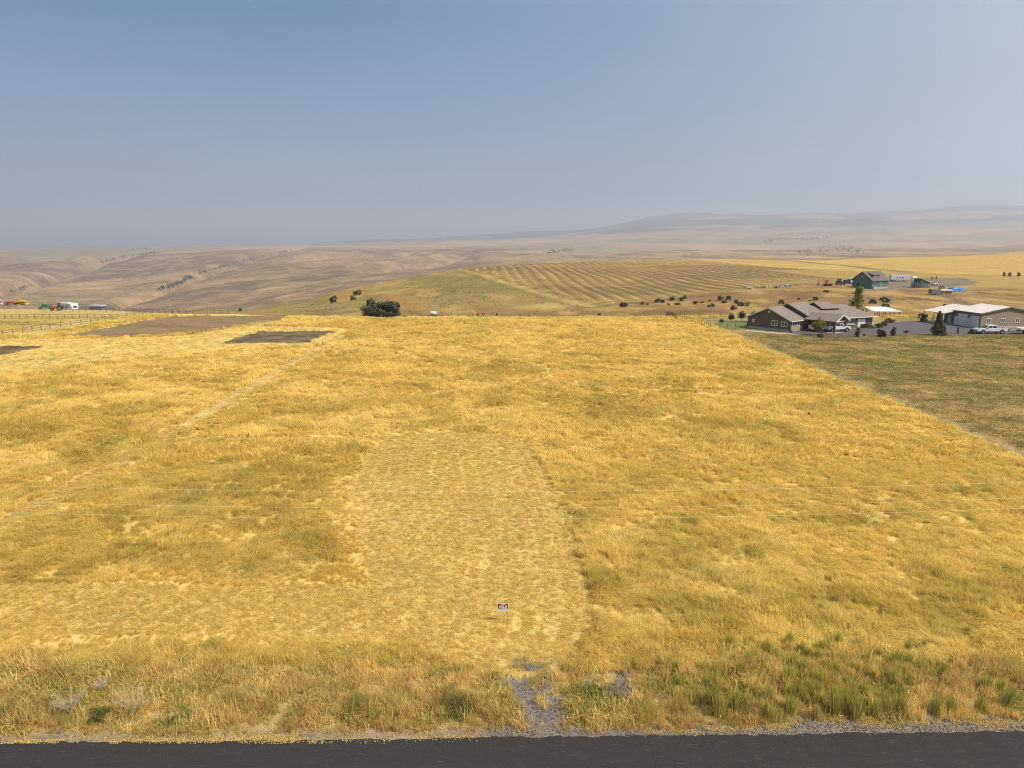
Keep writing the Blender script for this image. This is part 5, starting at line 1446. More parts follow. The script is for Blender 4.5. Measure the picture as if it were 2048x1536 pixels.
def tree(name, loc, w, h, shape, leafs, label, cat='tree', group=None, seed=0, n=None, crown_lift=0.0):
    """thing at the trunk's foot > trunk, crown"""
    t = empty(name, loc, random.uniform(0, 6.28), label, cat, group)
    big = w > 6
    n = n or {'round': 1100, 'bush': 900, 'low': 900, 'column': 900, 'cone': 1500, 'open': 1500}[shape]
    leaf = {True: .040, False: .062}[big] if shape != 'cone' else .055
    if leafs == 'weed': leaf = .032
    sd = seed % 3
    cm = crown_mesh('crown_%s_%d_%d_%s' % (shape, sd, n, leafs), 500 + sd * 7 + len(shape), n, shape, leaf)
    if not cm.materials: cm.materials.append(LEAF[leafs])
    k = {'round': (.62, .03, 6, .2), 'bush': (.55, .03, 8, .05), 'low': (.5, .03, 9, .05), 'column': (.9, .03, 5, .1), 'cone': (.95, .03, 12, .06), 'open': (.9, .025, 10, .1)}[shape]
    tm = trunk_mesh('trunk_%s_%d' % (shape, sd), 40 + sd, k[0], k[1], k[2], k[3])
    o = link('trunk', tm, None, t); o.scale = (w, w, h)
    o = link('crown', cm, None, t); o.scale = (w, w, h * (1 - crown_lift)); o.location = (0, 0, h * crown_lift)
    return t

def px_tree(u, v, wpx, hpx, shape, leafs, name, label, cat='bush', group=None, Y=None, y0=120.0, lift=0.0, n=None):
    if Y is None: x, y, z = hit(u, v, y0)
    else: x, y, z = at(u, Y, v)
    k = y / FPX
    hs_ = 1.22 if shape in ('bush', 'low') and y > 100 else 1.0
    return tree(name, (x, y, z - .05), wpx * k, hpx * k * hs_, shape, leafs, label, cat, group, int(u), n, lift)

# --- round the brown house
T = px_tree
T(1462, 644, 16, 18, 'round', 'green', 'round_tree', 'small round dark green tree on the lawn left of brown house', 'tree', None, None, 150, .22)
T(1483, 643, 19, 22, 'round', 'olive', 'round_tree', 'airy young tree nearest the left gable of brown house', 'tree', None, None, 150, .25)
T(1443, 650, 12, 14, 'round', 'green', 'young_tree', 'little green sapling behind the cedar fence on the lawn', 'tree', None, None, 150, .2)
T(1506, 640, 18, 24, 'round', 'lime', 'young_tree', 'light green tree rising behind the left roof slope of brown house', 'tree', None, 176, 150, .2)
T(1635, 671, 30, 38, 'round', 'yellow', 'yellow_tree', 'yellow green tree in front of the brown house entry', 'tree', None, None, 140, .18)
T(1640, 675, 14, 9, 'bush', 'olive', 'garden_shrub', 'olive shrub at the foot of the yellow green tree', 'shrub', None, None, 140)
T(1607, 660.5, 20, 11, 'bush', 'olive', 'garden_shrub', 'pale green shrub against the stone wainscot of brown house', 'shrub', None, None, 140)
T(1582, 665, 9, 5, 'bush', 'olive', 'garden_shrub', 'low shrub at the front corner of the brown gable wing', 'shrub', None, None, 140)
T(1713, 633, 52, 62, 'open', 'lime', 'poplar_tree', 'tall light green tree standing behind the brown house roof', 'tree', None, 188, 150)
T(1714, 674, 14, 21, 'column', 'dark', 'column_shrub', 'dark upright evergreen at the driveway edge below the porch', 'shrub', None, None, 140)
T(1728, 673, 7, 6, 'bush', 'rust', 'garden_shrub', 'tiny reddish shrub right of the dark upright evergreen', 'shrub', None, None, 140)
T(1762, 674, 20, 16, 'bush', 'plum', 'plum_shrub', 'dark purple shrub at the front edge of the driveway', 'shrub', None, None, 140)
T(1786, 672, 14, 20, 'column', 'dark', 'column_shrub', 'dense pointed evergreen right of the dark purple shrub', 'shrub', None, None, 140)
T(1812, 666, 10, 6, 'bush', 'olive', 'garden_shrub', 'small green shrub on the driveway edge, left of the spruce', 'shrub', None, None, 140)
T(1875, 671, 34, 50, 'cone', 'pine', 'spruce_tree', 'ragged spruce on the lawn edge in front of the driveway', 'tree', None, None, 140)
T(1943, 668, 13, 11, 'bush', 'dark', 'garden_shrub', 'dark round shrub left of the white shop pickup', 'shrub', None, None, 140)
T(1959, 668, 10, 14, 'bush', 'olive', 'garden_shrub', 'olive shrub in front of the white shop pickup nose', 'shrub', None, None, 140)
T(1730, 656, 16, 10, 'bush', 'dark', 'garden_shrub', 'dark shrub below the garage corner of brown house', 'shrub', None, None, 140)
T(1741, 656.5, 14, 8, 'bush', 'yellow', 'garden_shrub', 'bright yellow green shrub at the right corner of brown house', 'shrub', None, None, 140)
T(1758, 655.5, 18, 10, 'bush', 'olive', 'garden_shrub', 'mounded olive shrub in the bed beside the driveway', 'shrub', None, None, 140)
T(1767, 652.5, 14, 10, 'bush', 'dark', 'garden_shrub', 'dark green shrub at the right end of the driveway bed', 'shrub', None, None, 140)
T(1780, 645, 22, 9, 'low', 'olive', 'garden_shrub', 'wide grey green shrub below the open white shelter', 'shrub', None, None, 150)
T(1844, 643, 19, 18, 'bush', 'dark', 'garden_shrub', 'spiky dark green shrub at the back edge of the driveway', 'shrub', None, None, 150)
T(1886, 640, 24, 28, 'open', 'green', 'young_tree', 'green tree behind the shop annexe roof', 'tree', None, 186, 150)
# --- bushes on the slope behind
SL = 'bushes scattered on the tan slope'
T(1745, 607, 15, 10, 'bush', 'dark', 'slope_bush', 'dark bush on the slope right of the tall light green tree', 'bush', SL, None, 190)
T(1771, 604.5, 18, 11, 'bush', 'green', 'slope_bush', 'round green bush on the slope below the green house', 'bush', SL, None, 190)
T(1763, 600.5, 9, 6, 'bush', 'grey', 'slope_bush', 'small grey bush touching the round green bush below green house', 'bush', SL, None, 190)
T(1770, 616.5, 18, 10, 'bush', 'green', 'slope_bush', 'green bush just above the white shelter roof', 'bush', SL, None, 185)
T(1653, 584.5, 14, 4, 'low', 'grey', 'slope_bush', 'flat grey bush on the slope below the excavator', 'bush', SL, None, 200)
T(1631, 600.5, 12, 8, 'bush', 'dark', 'slope_bush', 'dark bush on the slope above the middle of the brown roof', 'bush', SL, None, 190)
T(1597, 599, 7, 4, 'low', 'grey', 'slope_bush', 'tiny grey bush above the brown roof peak', 'bush', SL, None, 190)
T(1619, 602.5, 5, 4, 'low', 'grey', 'slope_bush', 'tiny bush left of the dark bush above the brown roof', 'bush', SL, None, 190)
T(1562, 608, 13, 10, 'bush', 'dark', 'slope_bush', 'lone dark round bush above the left roof of brown house', 'bush', SL, None, 190)
T(1496, 612, 11, 9, 'bush', 'lime', 'slope_bush', 'light green bush at the right end of the slope row', 'bush', SL, None, 190)
T(1483, 611.5, 17, 8, 'low', 'grey', 'slope_bush', 'grey spreading bush beside the light green slope bush', 'bush', SL, None, 190)
T(1467, 620, 16, 9, 'low', 'grey', 'slope_bush', 'lowest grey bush on the slope above the young lawn trees', 'bush', SL, None, 190)
T(1472, 607.5, 10, 9, 'bush', 'dark', 'slope_bush', 'dark upright bush above the lowest grey slope bush', 'bush', SL, None, 190)
T(1457, 599.5, 12, 9, 'bush', 'dark', 'slope_bush', 'right one of the two uppermost dark slope bushes', 'bush', SL, None, 190)
T(1440, 600.5, 15, 9, 'bush', 'dark', 'slope_bush', 'left one of the two uppermost dark slope bushes', 'bush', SL, None, 190)
T(1448, 606, 14, 6, 'low', 'grey', 'slope_bush', 'grey low bush below the two uppermost dark slope bushes', 'bush', SL, None, 190)
T(1425, 613, 9, 7, 'bush', 'green', 'slope_bush', 'green topped bush of the joined pair mid slope', 'bush', SL, None, 190)
T(1419, 614, 10, 5, 'low', 'grey', 'slope_bush', 'grey half of the joined pair mid slope', 'bush', SL, None, 190)
T(1420, 602, 6, 4, 'bush', 'olive', 'slope_bush', 'small olive bush left of the uppermost dark pair', 'bush', SL, None, 190)
T(1391, 608.5, 11, 7, 'bush', 'dark', 'slope_bush', 'dark bush halfway along the slope row', 'bush', SL, None, 190)
T(1404, 606, 8, 4, 'low', 'rust', 'slope_bush', 'rusty low bush right of the halfway dark bush', 'bush', SL, None, 190)
T(1369, 597.5, 9, 7, 'bush', 'green', 'slope_bush', 'upper right half of the leaning green bush pair', 'bush', SL, None, 190)
T(1362, 602, 11, 8, 'bush', 'dark', 'slope_bush', 'lower left half of the leaning green bush pair', 'bush', SL, None, 190)
T(1344, 601, 12, 8, 'bush', 'dark', 'slope_bush', 'single dark green bush left of the leaning pair', 'bush', SL, None, 190)
T(1315, 605, 14, 9, 'bush', 'dark', 'slope_bush', 'large dark bush leading the left group on the slope', 'bush', SL, None, 190)
T(1325, 605.5, 11, 7, 'low', 'grey', 'slope_bush', 'grey bush joined to the right of the large dark slope bush', 'bush', SL, None, 190)
T(1337, 611, 7, 5, 'bush', 'olive', 'slope_bush', 'small olive bush below the single dark green bush', 'bush', SL, None, 190)
T(1355, 610, 16, 5, 'low', 'rust', 'slope_bush', 'long low rusty bush below the leaning pair', 'bush', SL, None, 190)
T(1285, 609, 10, 6, 'bush', 'rust', 'slope_bush', 'rusty brown bush at the left end of the slope row', 'bush', SL, None, 190)
T(1295, 609.5, 6, 4, 'bush', 'grey', 'slope_bush', 'small grey bush right of the rusty left end bush', 'bush', SL, None, 190)
T(1248, 614, 20, 9, 'low', 'grey', 'slope_bush', 'dark grey sprawling bush at the foot of the stubble field', 'bush', SL, None, 190)
T(1198, 631, 8, 6, 'bush', 'dark', 'slope_bush', 'small dark bush just above the golden field crest', 'bush', SL, None, 195)
T(994, 632, 5, 6, 'bush', 'dark', 'slope_bush', 'little dark bush right of the orange implement', 'bush', SL, None, 195)
T(815, 636, 26, 7, 'low', 'olive', 'slope_bush', 'low olive bush right of the giant dark thicket', 'bush', SL, 234, 195)
# --- left hill
T(757, 637, 84, 36, 'low', 'thicket', 'dark_thicket', 'giant dark green thicket just beyond the field crest', 'thicket', None, 238, 195, 0, 3200)
T(745, 634, 30, 40, 'bush', 'thicket', 'thicket_tree', 'taller dark tree rising from the left of the giant thicket', 'tree', None, 240, 195, 0, 900)
T(785, 636, 34, 36, 'bush', 'grey', 'thicket_tree', 'grey brown half bare tree at the right of the giant thicket', 'tree', None, 241, 195, 0, 900)
T(667, 606, 17, 15, 'bush', 'dark', 'hill_bush', 'dark round bush lowest on the green hillside', 'bush', None, None, 230)
T(715, 590, 20, 10, 'bush', 'dark', 'hill_bush', 'wide dark bush highest on the green hillside', 'bush', None, None, 230)
T(706, 600, 14, 8, 'bush', 'olive', 'hill_bush', 'small olive bush between the two dark hillside bushes', 'bush', None, None, 230)
T(481, 623, 8, 8, 'bush', 'dark', 'hill_bush', 'small dark bush at the left foot of the green hillside', 'bush', None, None, 230)
T(600, 633, 10, 5, 'bush', 'dark', 'crest_bush', 'little bush on the crest left of the thicket', 'bush', None, 230, 195)
T(634, 633, 10, 5, 'bush', 'dark', 'crest_bush', 'second little bush on the crest left of the thicket', 'bush', None, 230, 195)
T(675, 632, 6, 6, 'bush', 'dark', 'crest_bush', 'third little bush on the crest, nearest the thicket', 'bush', None, 230, 195)
for u, v, lab in ((2008, 553, 'left one of the three small trees by the far right track'), (2019, 553, 'middle one of the three small trees by the far right track'), (2037, 553, 'right one of the three small trees by the far right track')):
    T(u, v, 7, 9, 'bush', 'olive', 'far_tree', lab, 'tree', 'small trees by the far right track', None, 240)

# --- countless specks of sagebrush and the far gully woods: masses
def bush_mass(name, label, pts, w, h, leafs, n=40):
    """many bushes that read as one mass: a few leaf faces each, one mesh"""
    base = [crown_mesh('speck_%d' % k, 900 + k, n, 'bush', .13) for k in range(3)]
    arr = []
    for b in base:
        a = np.zeros(len(b.vertices) * 3, np.float32); b.vertices.foreach_get('co', a); arr.append(a.reshape(-1, 3))
    V = []
    for i, (x, y, z) in enumerate(pts):
        a = arr[i % 3]; s = random.uniform(.6, 1.4); t = random.uniform(0, 6.28)
        c, s_ = math.cos(t), math.sin(t)
        q = np.stack([(a[:, 0]*c - a[:, 1]*s_) * w(y) * s, (a[:, 0]*s_ + a[:, 1]*c) * w(y) * s, a[:, 2] * h(y) * s], 1) + np.array([x, y, z])
        V.append(q)
    V = np.vstack(V); me = np_mesh(name, V, np.arange(len(V)).reshape(-1, 4)); me.materials.append(LEAF[leafs])
    return tag(link(name, me), label, None, None, 'stuff')

pts = []
while len(pts) < 420:
    u, v = random.uniform(520, 1180), random.uniform(545, 632)
    if v < np.interp(u, [480, 640, 760, 920, 1180], [625, 592, 568, 541, 612]): continue
    if random.random() > .12 + 1.2 * math.exp(-((u - 905) / 55) ** 2 - ((v - 588) / 14) ** 2): continue
    x, y, z = hit(u, v, 225); pts.append((x, y, z))
bush_mass('sagebrush', 'dark specks of sagebrush dotted over the green hillside', pts, lambda y: 1.0, lambda y: .75, 'dark', 14)

def along(poly, n, du, dv, y0=500):
    out = []
    P = [Vector((a, b)) for a, b in poly]
    ln = [(b - a).length for a, b in zip(P[:-1], P[1:])]; tot = sum(ln)
    for i in range(n):
        t = random.uniform(0, tot); k = 0
        while k < len(ln) - 1 and t > ln[k]: t -= ln[k]; k += 1
        p = P[k].lerp(P[k + 1], t / ln[k]); out.append(hit(p.x + random.gauss(0, du), p.y + random.gauss(0, dv), y0))
    return out
woods = [
 ('gully_wood', 'dark trees along the ravine of the left brown hills', [(318, 580), (345, 574), (368, 562), (388, 551)], 90, 4, 1.3),
 ('gully_wood', 'thin line of dark trees high in the left ravine', [(400, 548), (455, 532), (495, 521), (517, 516), (580, 503)], 60, 3, .7),
 ('gully_wood', 'tiny dark trees in the far left ravine', [(195, 527), (250, 514), (300, 508), (318, 506)], 60, 4, .6),
 ('gully_wood', 'faint shrubs in the ravine at the left edge', [(20, 588), (60, 573), (70, 570)], 16, 5, 1.0),
 ('far_wood', 'hazy clump of trees on the left horizon', [(262, 500), (290, 499), (302, 499)], 22, 2, .6),
 ('far_wood', 'dark grove of trees in the dip above the stubble field', [(1094, 507), (1120, 503), (1145, 501)], 60, 3, 1.2),
 ('far_wood', 'long hazy tree belt in the right middle distance', [(1530, 484), (1562, 478), (1580, 480), (1640, 477), (1668, 474)], 110, 4, 1.2),
 ('far_wood', 'scattered dark trees on the right valley side', [(1600, 510), (1640, 499), (1660, 497), (1700, 500), (1720, 505)], 80, 10, 3.2),
 ('far_wood', 'sparse far trees on the pale right plateau', [(1430, 450), (1465, 446), (1640, 445)], 26, 5, 1.2),
]
for nm, lab, poly, n, du, dv in woods:
    P_ = along(poly, n, du, dv)
    bush_mass(nm, lab, P_, lambda y: 5 + y * .0026, lambda y: 4.5 + y * .0019, 'bluegreen', 26)

# --- rubble rows at the field edge by the excavator
def rock_pile(name, label, poly, n, cols, w=.6):
    P_ = along(poly, n, 2.5, .9, 230)
    h = empty(name, P_[0], 0, label, 'rubble')
    ms = [mat('rubble_%d_%s' % (i, name), c, .9, .2) for i, c in enumerate(cols)]
    for i, p in enumerate(P_):
        r = random.Random(i); b = MB(); s = w * r.uniform(.5, 1.3)
        b.box(-s * .7, s * .7, -s * .5, s * .5, -.1, s * r.uniform(.6, 1.1))
        b.v = [(a + r.uniform(-.2, .2) * s, c + r.uniform(-.2, .2) * s, d + r.uniform(-.1, .15) * s) for a, c, d in b.v]
        o = b.build('rock', ms[i % len(ms)], h); o.location = Vector(p) - h.location; o.rotation_euler = (0, 0, r.uniform(0, 6))
rock_pile('rubble_row', 'row of pale and dark rubble at the field edge left of the excavator', [(1492, 577), (1520, 576), (1540, 574)], 26, [(.55, .50, .42), (.10, .11, .07), (.35, .28, .2)])
rock_pile('rubble_row', 'row of reddish rubble nearer the excavator', [(1550, 575), (1565, 574), (1580, 573)], 24, [(.42, .22, .13), (.5, .33, .22), (.25, .12, .07)])
rock_pile('dirt_heaps', 'low dark heaps right of the grey stock trailer', [(222, 621), (245, 620), (275, 620), (290, 620)], 14, [(.10, .075, .05), (.14, .10, .06)], .7)

# --- weedy mound under the bulldozer
def mound():
    x, y, z = at(30, 216)
    pts_ = []
    n = 26; V = []; F = []
    for i in range(n + 1):
        for j in range(n + 1):
            a, b = i / n * 2 - 1, j / n * 2 - 1
            e_ = max(0, 1 - a * a) * max(0, 1 - b * b)
            V.append((x + a * 11, y + b * 4, tz(x + a * 11, y + b * 4) - .1 + 1.5 * e_ ** .7 + .35 * (float(vnoise(np.array(a * 6), np.array(b * 4), 3)) - .5) * (e_ > 0)))
    for i in range(n):
        for j in range(n): F.append((i*(n+1)+j, (i+1)*(n+1)+j, (i+1)*(n+1)+j+1, i*(n+1)+j+1))
    b = MB(); b.v, b.f = V, F
    o = b.build('earth_mound', mat('mound_soil', (.22, .16, .10), .95, .4, .8), None, True)
    tag(o, 'weedy earth mound behind the left paddock', None, None, 'structure')
    P_ = [(x + random.uniform(-10, 10), y + random.uniform(-2, 2), tz(x, y) + .3) for k in range(40)]
    bush_mass('mound_weeds', 'grey green weeds growing over the earth mound', P_, lambda y: 1.2, lambda y: 1.0, 'olive', 20)
mound()

# ================================================================== FOREGROUND THINGS
def sale_sign():
    x, y, z = hit(1006, 1244, 24)
    h = empty('sale_sign', (x, y, z), 0, 'small white, red and black for sale sign standing in the mown straw', 'sign')
    W, H0, H1 = .62, .62, 1.10
    MB().box(-W/2, W/2, -.008, .008, H0, H1).build('panel', M_WHITE, h)
    MB().box(-W/2 + .035, W/2 - .035, -.012, -.009, H0 + .135, H1 - .035).build('red_field', mat('sign_red', (.34, .015, .02), .5, .05), h)
    MB().box(-W/2 + .10, W/2 - .10, -.015, -.0125, H0 + .225, H1 - .125).build('black_band', mat('sign_black', (.012, .012, .012), .5, .05), h)
    MB().box(-W/2 + .06, W/2 - .06, -.012, -.009, H0 + .03, H0 + .11).build('phone_strip', mat('sign_pale', (.60, .62, .66), .5, .1, 40), h)
    for s, zz, size in (('FOR', H1 - .112, .105), ('SALE', H0 + .225, .185), ('BY OWNER', H0 + .146, .088)):
        cu = bpy.data.curves.new(s.lower().replace(' ', '_'), 'FONT'); cu.body = s; cu.size = size; cu.align_x = 'CENTER'; cu.extrude = .002
        cu.offset = .007 if s == 'SALE' else .004
        cu.materials.append(M_WHITE)
        tmp = bpy.data.objects.new('text_source', cu); me_ = bpy.data.meshes.new_from_object(tmp); bpy.data.objects.remove(tmp)
        t = link('lettering', me_, None, h)
        t.location = (0, -.0185, zz); t.rotation_euler = (math.pi/2, 0, 0)
    for s in (-1, 1): MB().tube([(s * W * .36, .014, -.15), (s * W * .36, .014, H1 - .03)], .008, 6).build('wire_leg', M_DARK, h)
    MB().tube([(-W * .36, .014, H0 + .05), (W * .36, .014, H0 + .05)], .006, 6).build('cross_wire', M_DARK, h)
sale_sign()

def wires():
    m = mat('aluminium_wire', (.80, .72, .52), .5, .05)
    for z0, k, lab in ((11.22, .00088, 'highest of the three pale overhead wires along the road'), (10.60, .00095, 'middle one of the three pale overhead wires along the road'), (10.19, .0010, 'lowest of the three pale overhead wires along the road')):
        pts_ = [(x, 24.0, z0 + k * (x + 2) ** 2) for x in range(-66, 72, 3)]
        h = empty('overhead_wire', (0, 24, z0), 0, lab, 'wire')
        MB().tube([(a, b - 24, c - z0) for a, b, c in pts_], 0.0028, 5).build('strand', m, h)
wires()

def bird():
    x, y, z = hit(1606, 842, 24)
    h = empty('bird', (x - .3, y - 2.0, z + 1.3), R(-25), 'small dark bird gliding low over the right of the field', 'bird')
    # one continuous body with head, tail and two raised wings
    V = []; F = []
    secs = [(-.30, .005, 0), (-.16, .035, 0), (0, .055, 0), (.12, .045, .01), (.19, .032, .025), (.25, .006, .02)]
    n = 8
    for xx, r_, zz in secs:
        for j in range(n): V.append((xx, math.cos(j * 2 * math.pi / n) * r_, zz + math.sin(j * 2 * math.pi / n) * r_))
    for i in range(len(secs) - 1):
        for j in range(n): F.append((i*n + j, i*n + (j+1) % n, (i+1)*n + (j+1) % n, (i+1)*n + j))
    for s in (-1, 1):
        i = len(V)
        for (a, b, c) in [(.10, .03, .03), (-.06, .03, .03), (.13, .22, .13), (-.05, .22, .12), (.02, .46, .16), (-.06, .44, .15)]: V.append((a, s * b, c)); V.append((a, s * b, c - .012))
        for q in ((0, 2, 6, 4), (4, 6, 10, 8)):
            F.append(tuple(i + k for k in q)); F.append(tuple(i + k + 1 for k in q[::-1]))
    i = len(V); V += [(-.25, -.02, 0), (-.25, .02, 0), (-.40, .07, .0), (-.40, -.07, .0)]; F.append((i, i+1, i+2, i+3))
    b = MB(); b.v, b.f = V, F
    b.build('body', mat('bird_brown', (.045, .032, .02), .8, .3, 20), h)
bird()

# --- gravel and fallen leaves along the road edge
def pebble(seed, m):
    r = random.Random(seed); b = MB()
    b.box(-.5, .5, -.4, .4, -.3, .35)
    b.v = [(x + r.uniform(-.2, .2), y + r.uniform(-.2, .2), z + r.uniform(-.15, .15)) for x, y, z in b.v]
    return b.mesh('pebble', m)
def gravel():
    X, Y = sample(25.4, 31.5, 210, .8, 2)
    dd = Y - road_edge(X)
    sh = (dd > -.12) * (1 - sst(.25, .75, dd - .5 * sst(5, 12, X))) * np.where(X > -1, 1, .12)
    ent = np.maximum(np.exp(-((X - 1.6 + .3 * (Y - 27)) / 1.4) ** 2), .8 * np.exp(-((X - 5.2) / 1.5) ** 2) * (Y > 27.5) * (Y < 30.4)) * sst(.42, .56, fbm(X / .8, Y / .8, 99, 3))
    ok = rng.uniform(0, 1, len(X)) < np.maximum(sh * .6, ent * .38)
    X, Y = X[ok], Y[ok]; n = len(X)
    v = rng.uniform(.5, 1.4, (n, 1)); tint = np.clip(np.array([[.27, .22, .19]]) * v, 0, .8)
    warm = rng.uniform(0, 1, n) < .3; tint[warm] = tint[warm] * np.array([1.25, 1.0, .75])
    s = rng.uniform(.025, .06, n)
    z = terrain(X, Y)
    scatter('gravel', 'grey and buff gravel along the road shoulder and field entrance', [pebble(k, GM) for k in range(3)], np.stack([X, Y, z + .008], 1), rng.uniform(0, 6.28, (n, 3)), np.stack([s, s, s * .8], 1), rng.integers(0, 3, n), tint)
def leaf_proto(seed):
    r = random.Random(seed); b = MB()
    b.poly([(-.5, 0, 0), (0, -.32, .10), (.5, 0, .02), (0, .32, .12)])
    return b.mesh('fallen_leaf', GM)
def leaves():
    X, Y = sample(25.2, 27.2, 1300, .8, 2)
    dd = Y - road_edge(X)
    left = X < -1
    c0 = np.where(left, .14 + .10 * (fbm(X / 2, X * 0, 221, 2) - .5), .42 + .25 * sst(4, 14, X) + .2 * (fbm(X / 2, X * 0, 221, 2) - .5))
    wd = np.where(left, .20 + .14 * np.exp(-((X + 9) / 3) ** 2), .28)
    m_ = np.exp(-((dd - c0) / wd) ** 2) * sst(.36, .55, fbm(X / .7, Y / .35, 223, 3)) * np.where((X > -1.5) & (X < 4.5), .10, 1) * np.where((X > -8) & (X < -1), .55, 1)
    ok = (rng.uniform(0, 1, len(X)) < m_ * .95)
    X, Y = X[ok], Y[ok]; n = len(X)
    tint = np.tile(np.array([[.70, .52, .18]]), (n, 1)) * rng.uniform(.55, 1.3, (n, 1))
    s = rng.uniform(.035, .075, n)
    z = np.maximum(terrain(X, Y), np.where(Y < road_edge(X), .05, 0))
    rot = np.stack([rng.normal(0, .35, n), rng.normal(0, .35, n), rng.uniform(0, 6.28, n)], 1)
    scatter('fallen_leaves', 'yellow fallen leaves and seed husks drifted along the road edge', [leaf_proto(k) for k in range(2)], np.stack([X, Y, z + .02], 1), rot, np.stack([s, s, s], 1), rng.integers(0, 2, n), np.clip(tint, 0, .9))
gravel(); leaves()

# --- green bunchgrass clumps on the right verge
def bunch_mesh(seed, nb=150):
    """upright fountain of fine blades"""
    r = np.random.default_rng(seed); V = []; F = []
    for b in range(nb):
        a = r.uniform(0, 6.28); q = abs(r.normal(0, .16)); L_ = r.uniform(.6, 1.1)
        bx, by = math.cos(a) * q * .6, math.sin(a) * q * .6
        o_ = r.uniform(.05, .55) * (0.4 + q * 3)
        dx, dy = math.cos(a) * o_ * .5, math.sin(a) * o_ * .5
        t = r.uniform(0, 3.14); w = .011; sx, sy = math.cos(t) * w, math.sin(t) * w
        i = len(V)
        P_ = [(bx, by, -.02), (bx + dx * .35, by + dy * .35, L_ * .5), (bx + dx, by + dy, L_)]
        V += [(P_[0][0]-sx, P_[0][1]-sy, P_[0][2]), (P_[0][0]+sx, P_[0][1]+sy, P_[0][2]), (P_[1][0]+sx, P_[1][1]+sy, P_[1][2]), (P_[1][0]-sx, P_[1][1]-sy, P_[1][2]), P_[2]]
        F += [(i, i+1, i+2, i+3), (i+3, i+2, i+4)]
    me = bpy.data.meshes.new('bunch'); me.from_pydata(V, [], F); me.update()
    return me
def bunchgrass():
    mats_ = [leaf_mat('bunch_green', (.31, .28, .058), (.60, .52, .14), .35), leaf_mat('bunch_olive', (.44, .35, .09), (.72, .56, .19), .35), leaf_mat('bunch_straw', (.34, .24, .07), (.62, .44, .15), .35)]
    base = []
    for k in range(6):
        me = bunch_mesh(700 + k); me.materials.append(mats_[k % 3]); base.append(me)
    spots = []
    front = [(1440, 1432), (1468, 1426), (1492, 1421), (1530, 1436), (1541, 1444), (1580, 1430), (1632, 1438), (1668, 1432), (1688, 1428), (1712, 1437), (1748, 1436), (1775, 1428), (1800, 1430), (1870, 1428), (1900, 1426), (1960, 1424), (2005, 1420)]
    ords = 'first second third fourth fifth sixth seventh eighth ninth tenth eleventh twelfth thirteenth fourteenth fifteenth sixteenth'.split()
    r_ = random.Random(5)
    for i, (u, v) in enumerate(front):
        lab = 'tall dark green bunchgrass clump leaning right at the far right end' if u == 2005 else ords[i] + ' upright bunchgrass clump from the left along the gravel edge'
        spots.append((u, v, 'front', lab, 'bunchgrass clumps at the gravel edge'))
    for u, v, lab in ((1640, 1225, 'lower one of two green tufts high in the golden grass on the right'), (1672, 1208, 'upper one of two green tufts high in the golden grass on the right'), (1882, 1345, 'dark green tuft alone above the bunchgrass row on the right'), (1888, 1375, 'smaller green tuft below the dark lone tuft on the right'), (1965, 1215, 'faint green tuft near the right picture edge in golden grass'), (1935, 1270, 'low green tuft between golden drifts near the right edge')):
        spots.append((u, v, 'field', lab, 'green tufts in the golden grass'))
    for i, (u, v, k, lab, gr) in enumerate(spots):
        x, y, z = hit(u, v, 25.7)
        last = (u == 2005)
        h = empty('bunchgrass', (x, y, z), r_.uniform(0, 6.28), lab, 'grass clump', gr)
        s = {'front': 1.0, 'field': .6}[k] * r_.uniform(.8, 1.25) * (1.2 if last else 1)
        j = 0 if r_.random() < .55 else 1
        o = link('blades', base[j + 3 * r_.randrange(2)], None, h); o.scale = (s * (1.15 if k != 'front' else .95), s * (1.15 if k != 'front' else .95), s)
        if last: h.rotation_euler = (0, R(18), 0)
    # the rest of the stand merges into one mass
    pts_ = [hit(r_.gauss(1640, 130), r_.uniform(1290, 1415), 25.7) for k in range(150)] + [hit(r_.uniform(1330, 2048), r_.uniform(1330, 1415), 25.7) for k in range(60)]
    n = len(pts_); protos = []
    for k in range(3):
        me = bunch_mesh(760 + k, 110); me.materials.append(GM); protos.append(me)
    c = np.array([[.45, .40, .09], [.56, .48, .125], [.69, .53, .17]])[rng.integers(0, 3, n)] * rng.uniform(.8, 1.2, (n, 1))
    s = rng.uniform(.5, .95, n)
    scatter('verge_bunchgrass', 'mass of olive bunchgrass filling the right verge behind the gravel edge', protos, np.array(pts_), np.stack([rng.normal(0, .12, n), rng.normal(0, .12, n), rng.uniform(0, 6.28, n)], 1), np.stack([s * 1.2, s * 1.2, s], 1), rng.integers(0, 3, n), c)
bunchgrass()

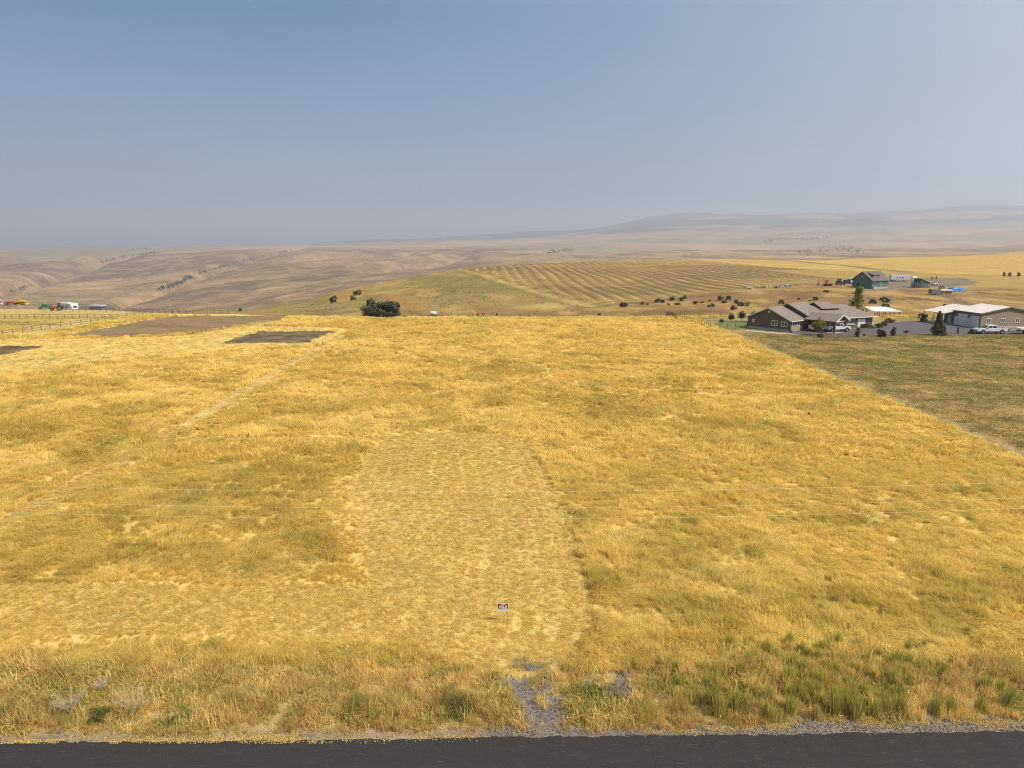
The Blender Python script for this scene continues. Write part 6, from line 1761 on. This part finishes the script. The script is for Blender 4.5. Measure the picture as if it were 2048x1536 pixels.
# --- dead shrubs and the green bush at the lower left
def dead_shrub(u, v, hgt, label, seed):
    x, y, z = hit(u, v, 25.7); r = random.Random(seed)
    h = empty('dead_shrub', (x, y, z), 0, label, 'shrub')
    m = mat('bleached_twig', (.42, .34, .24), .9, .15, 10)
    for k in range(16):
        b = MB(); a = r.uniform(0, 6.28); q = r.uniform(.25, .75) * hgt
        p = [(0, 0, -.03), (math.cos(a) * q * .35, math.sin(a) * q * .35, hgt * r.uniform(.35, .5)), (math.cos(a) * q, math.sin(a) * q, hgt * r.uniform(.75, 1.05))]
        b.tube(p, [.012, .009, .004], 5)
        for s_ in range(9):
            t = r.uniform(.35, 1); c = Vector(p[1]).lerp(Vector(p[2]), t) if t > .5 else Vector(p[0]).lerp(Vector(p[1]), t * 2)
            d = Vector((r.gauss(0, 1), r.gauss(0, 1), abs(r.gauss(.5, .6)))).normalized() * hgt * r.uniform(.15, .32)
            b.tube([c, c + d * .6, c + d], [.006, .005, .003], 4)
        b.build('branch', m, h)
dead_shrub(142, 1428, 1.05, 'pale bleached dead shrub left of the dark green bush', 1)
dead_shrub(268, 1428, 1.0, 'pale bleached dead shrub right of the dark green bush', 2)
dead_shrub(208, 1384, .6, 'small pale dead shrub just behind the dark green bush', 3)
T(202, 1440, 58, 44, 'bush', 'weed', 'roadside_bush', 'dark green bush on the lower left roadside', 'bush', None, None, 25.7, 0, 3400)
T(926, 1430, 60, 34, 'low', 'weed', 'roadside_bush', 'low green weed bush left of the gravel entrance', 'bush', None, None, 25.7, 0, 1600)

# ================================================================== HAZE (smoke-filled air round camera and land)
def build_haze():
    m = bpy.data.materials.new('haze_air'); m.use_nodes = True
    t = m.node_tree; t.nodes.clear()
    o = t.nodes.new('ShaderNodeOutputMaterial'); v = t.nodes.new('ShaderNodeVolumePrincipled')
    v.inputs['Color'].default_value = (0.90, 0.92, 1.0, 1)
    v.inputs['Density'].default_value = HAZE_D
    v.inputs['Anisotropy'].default_value = 0.26
    t.links.new(v.outputs[0], o.inputs['Volume'])
    ob = MB().box(-27000, 27000, -27000, 27000, HZ0, 640).build('haze', m)
    tag(ob, 'thin smoky haze over the whole landscape', None, None, 'stuff')
_g = bpy.data.objects['ground'].data; _c = np.zeros(len(_g.vertices) * 3, np.float32); _g.vertices.foreach_get('co', _c)
HZ0 = float(_c[2::3].min()) - 1.5
print('ground z', HZ0, float(_c[2::3].max()))
HAZE_D = 1.35e-4
build_haze()
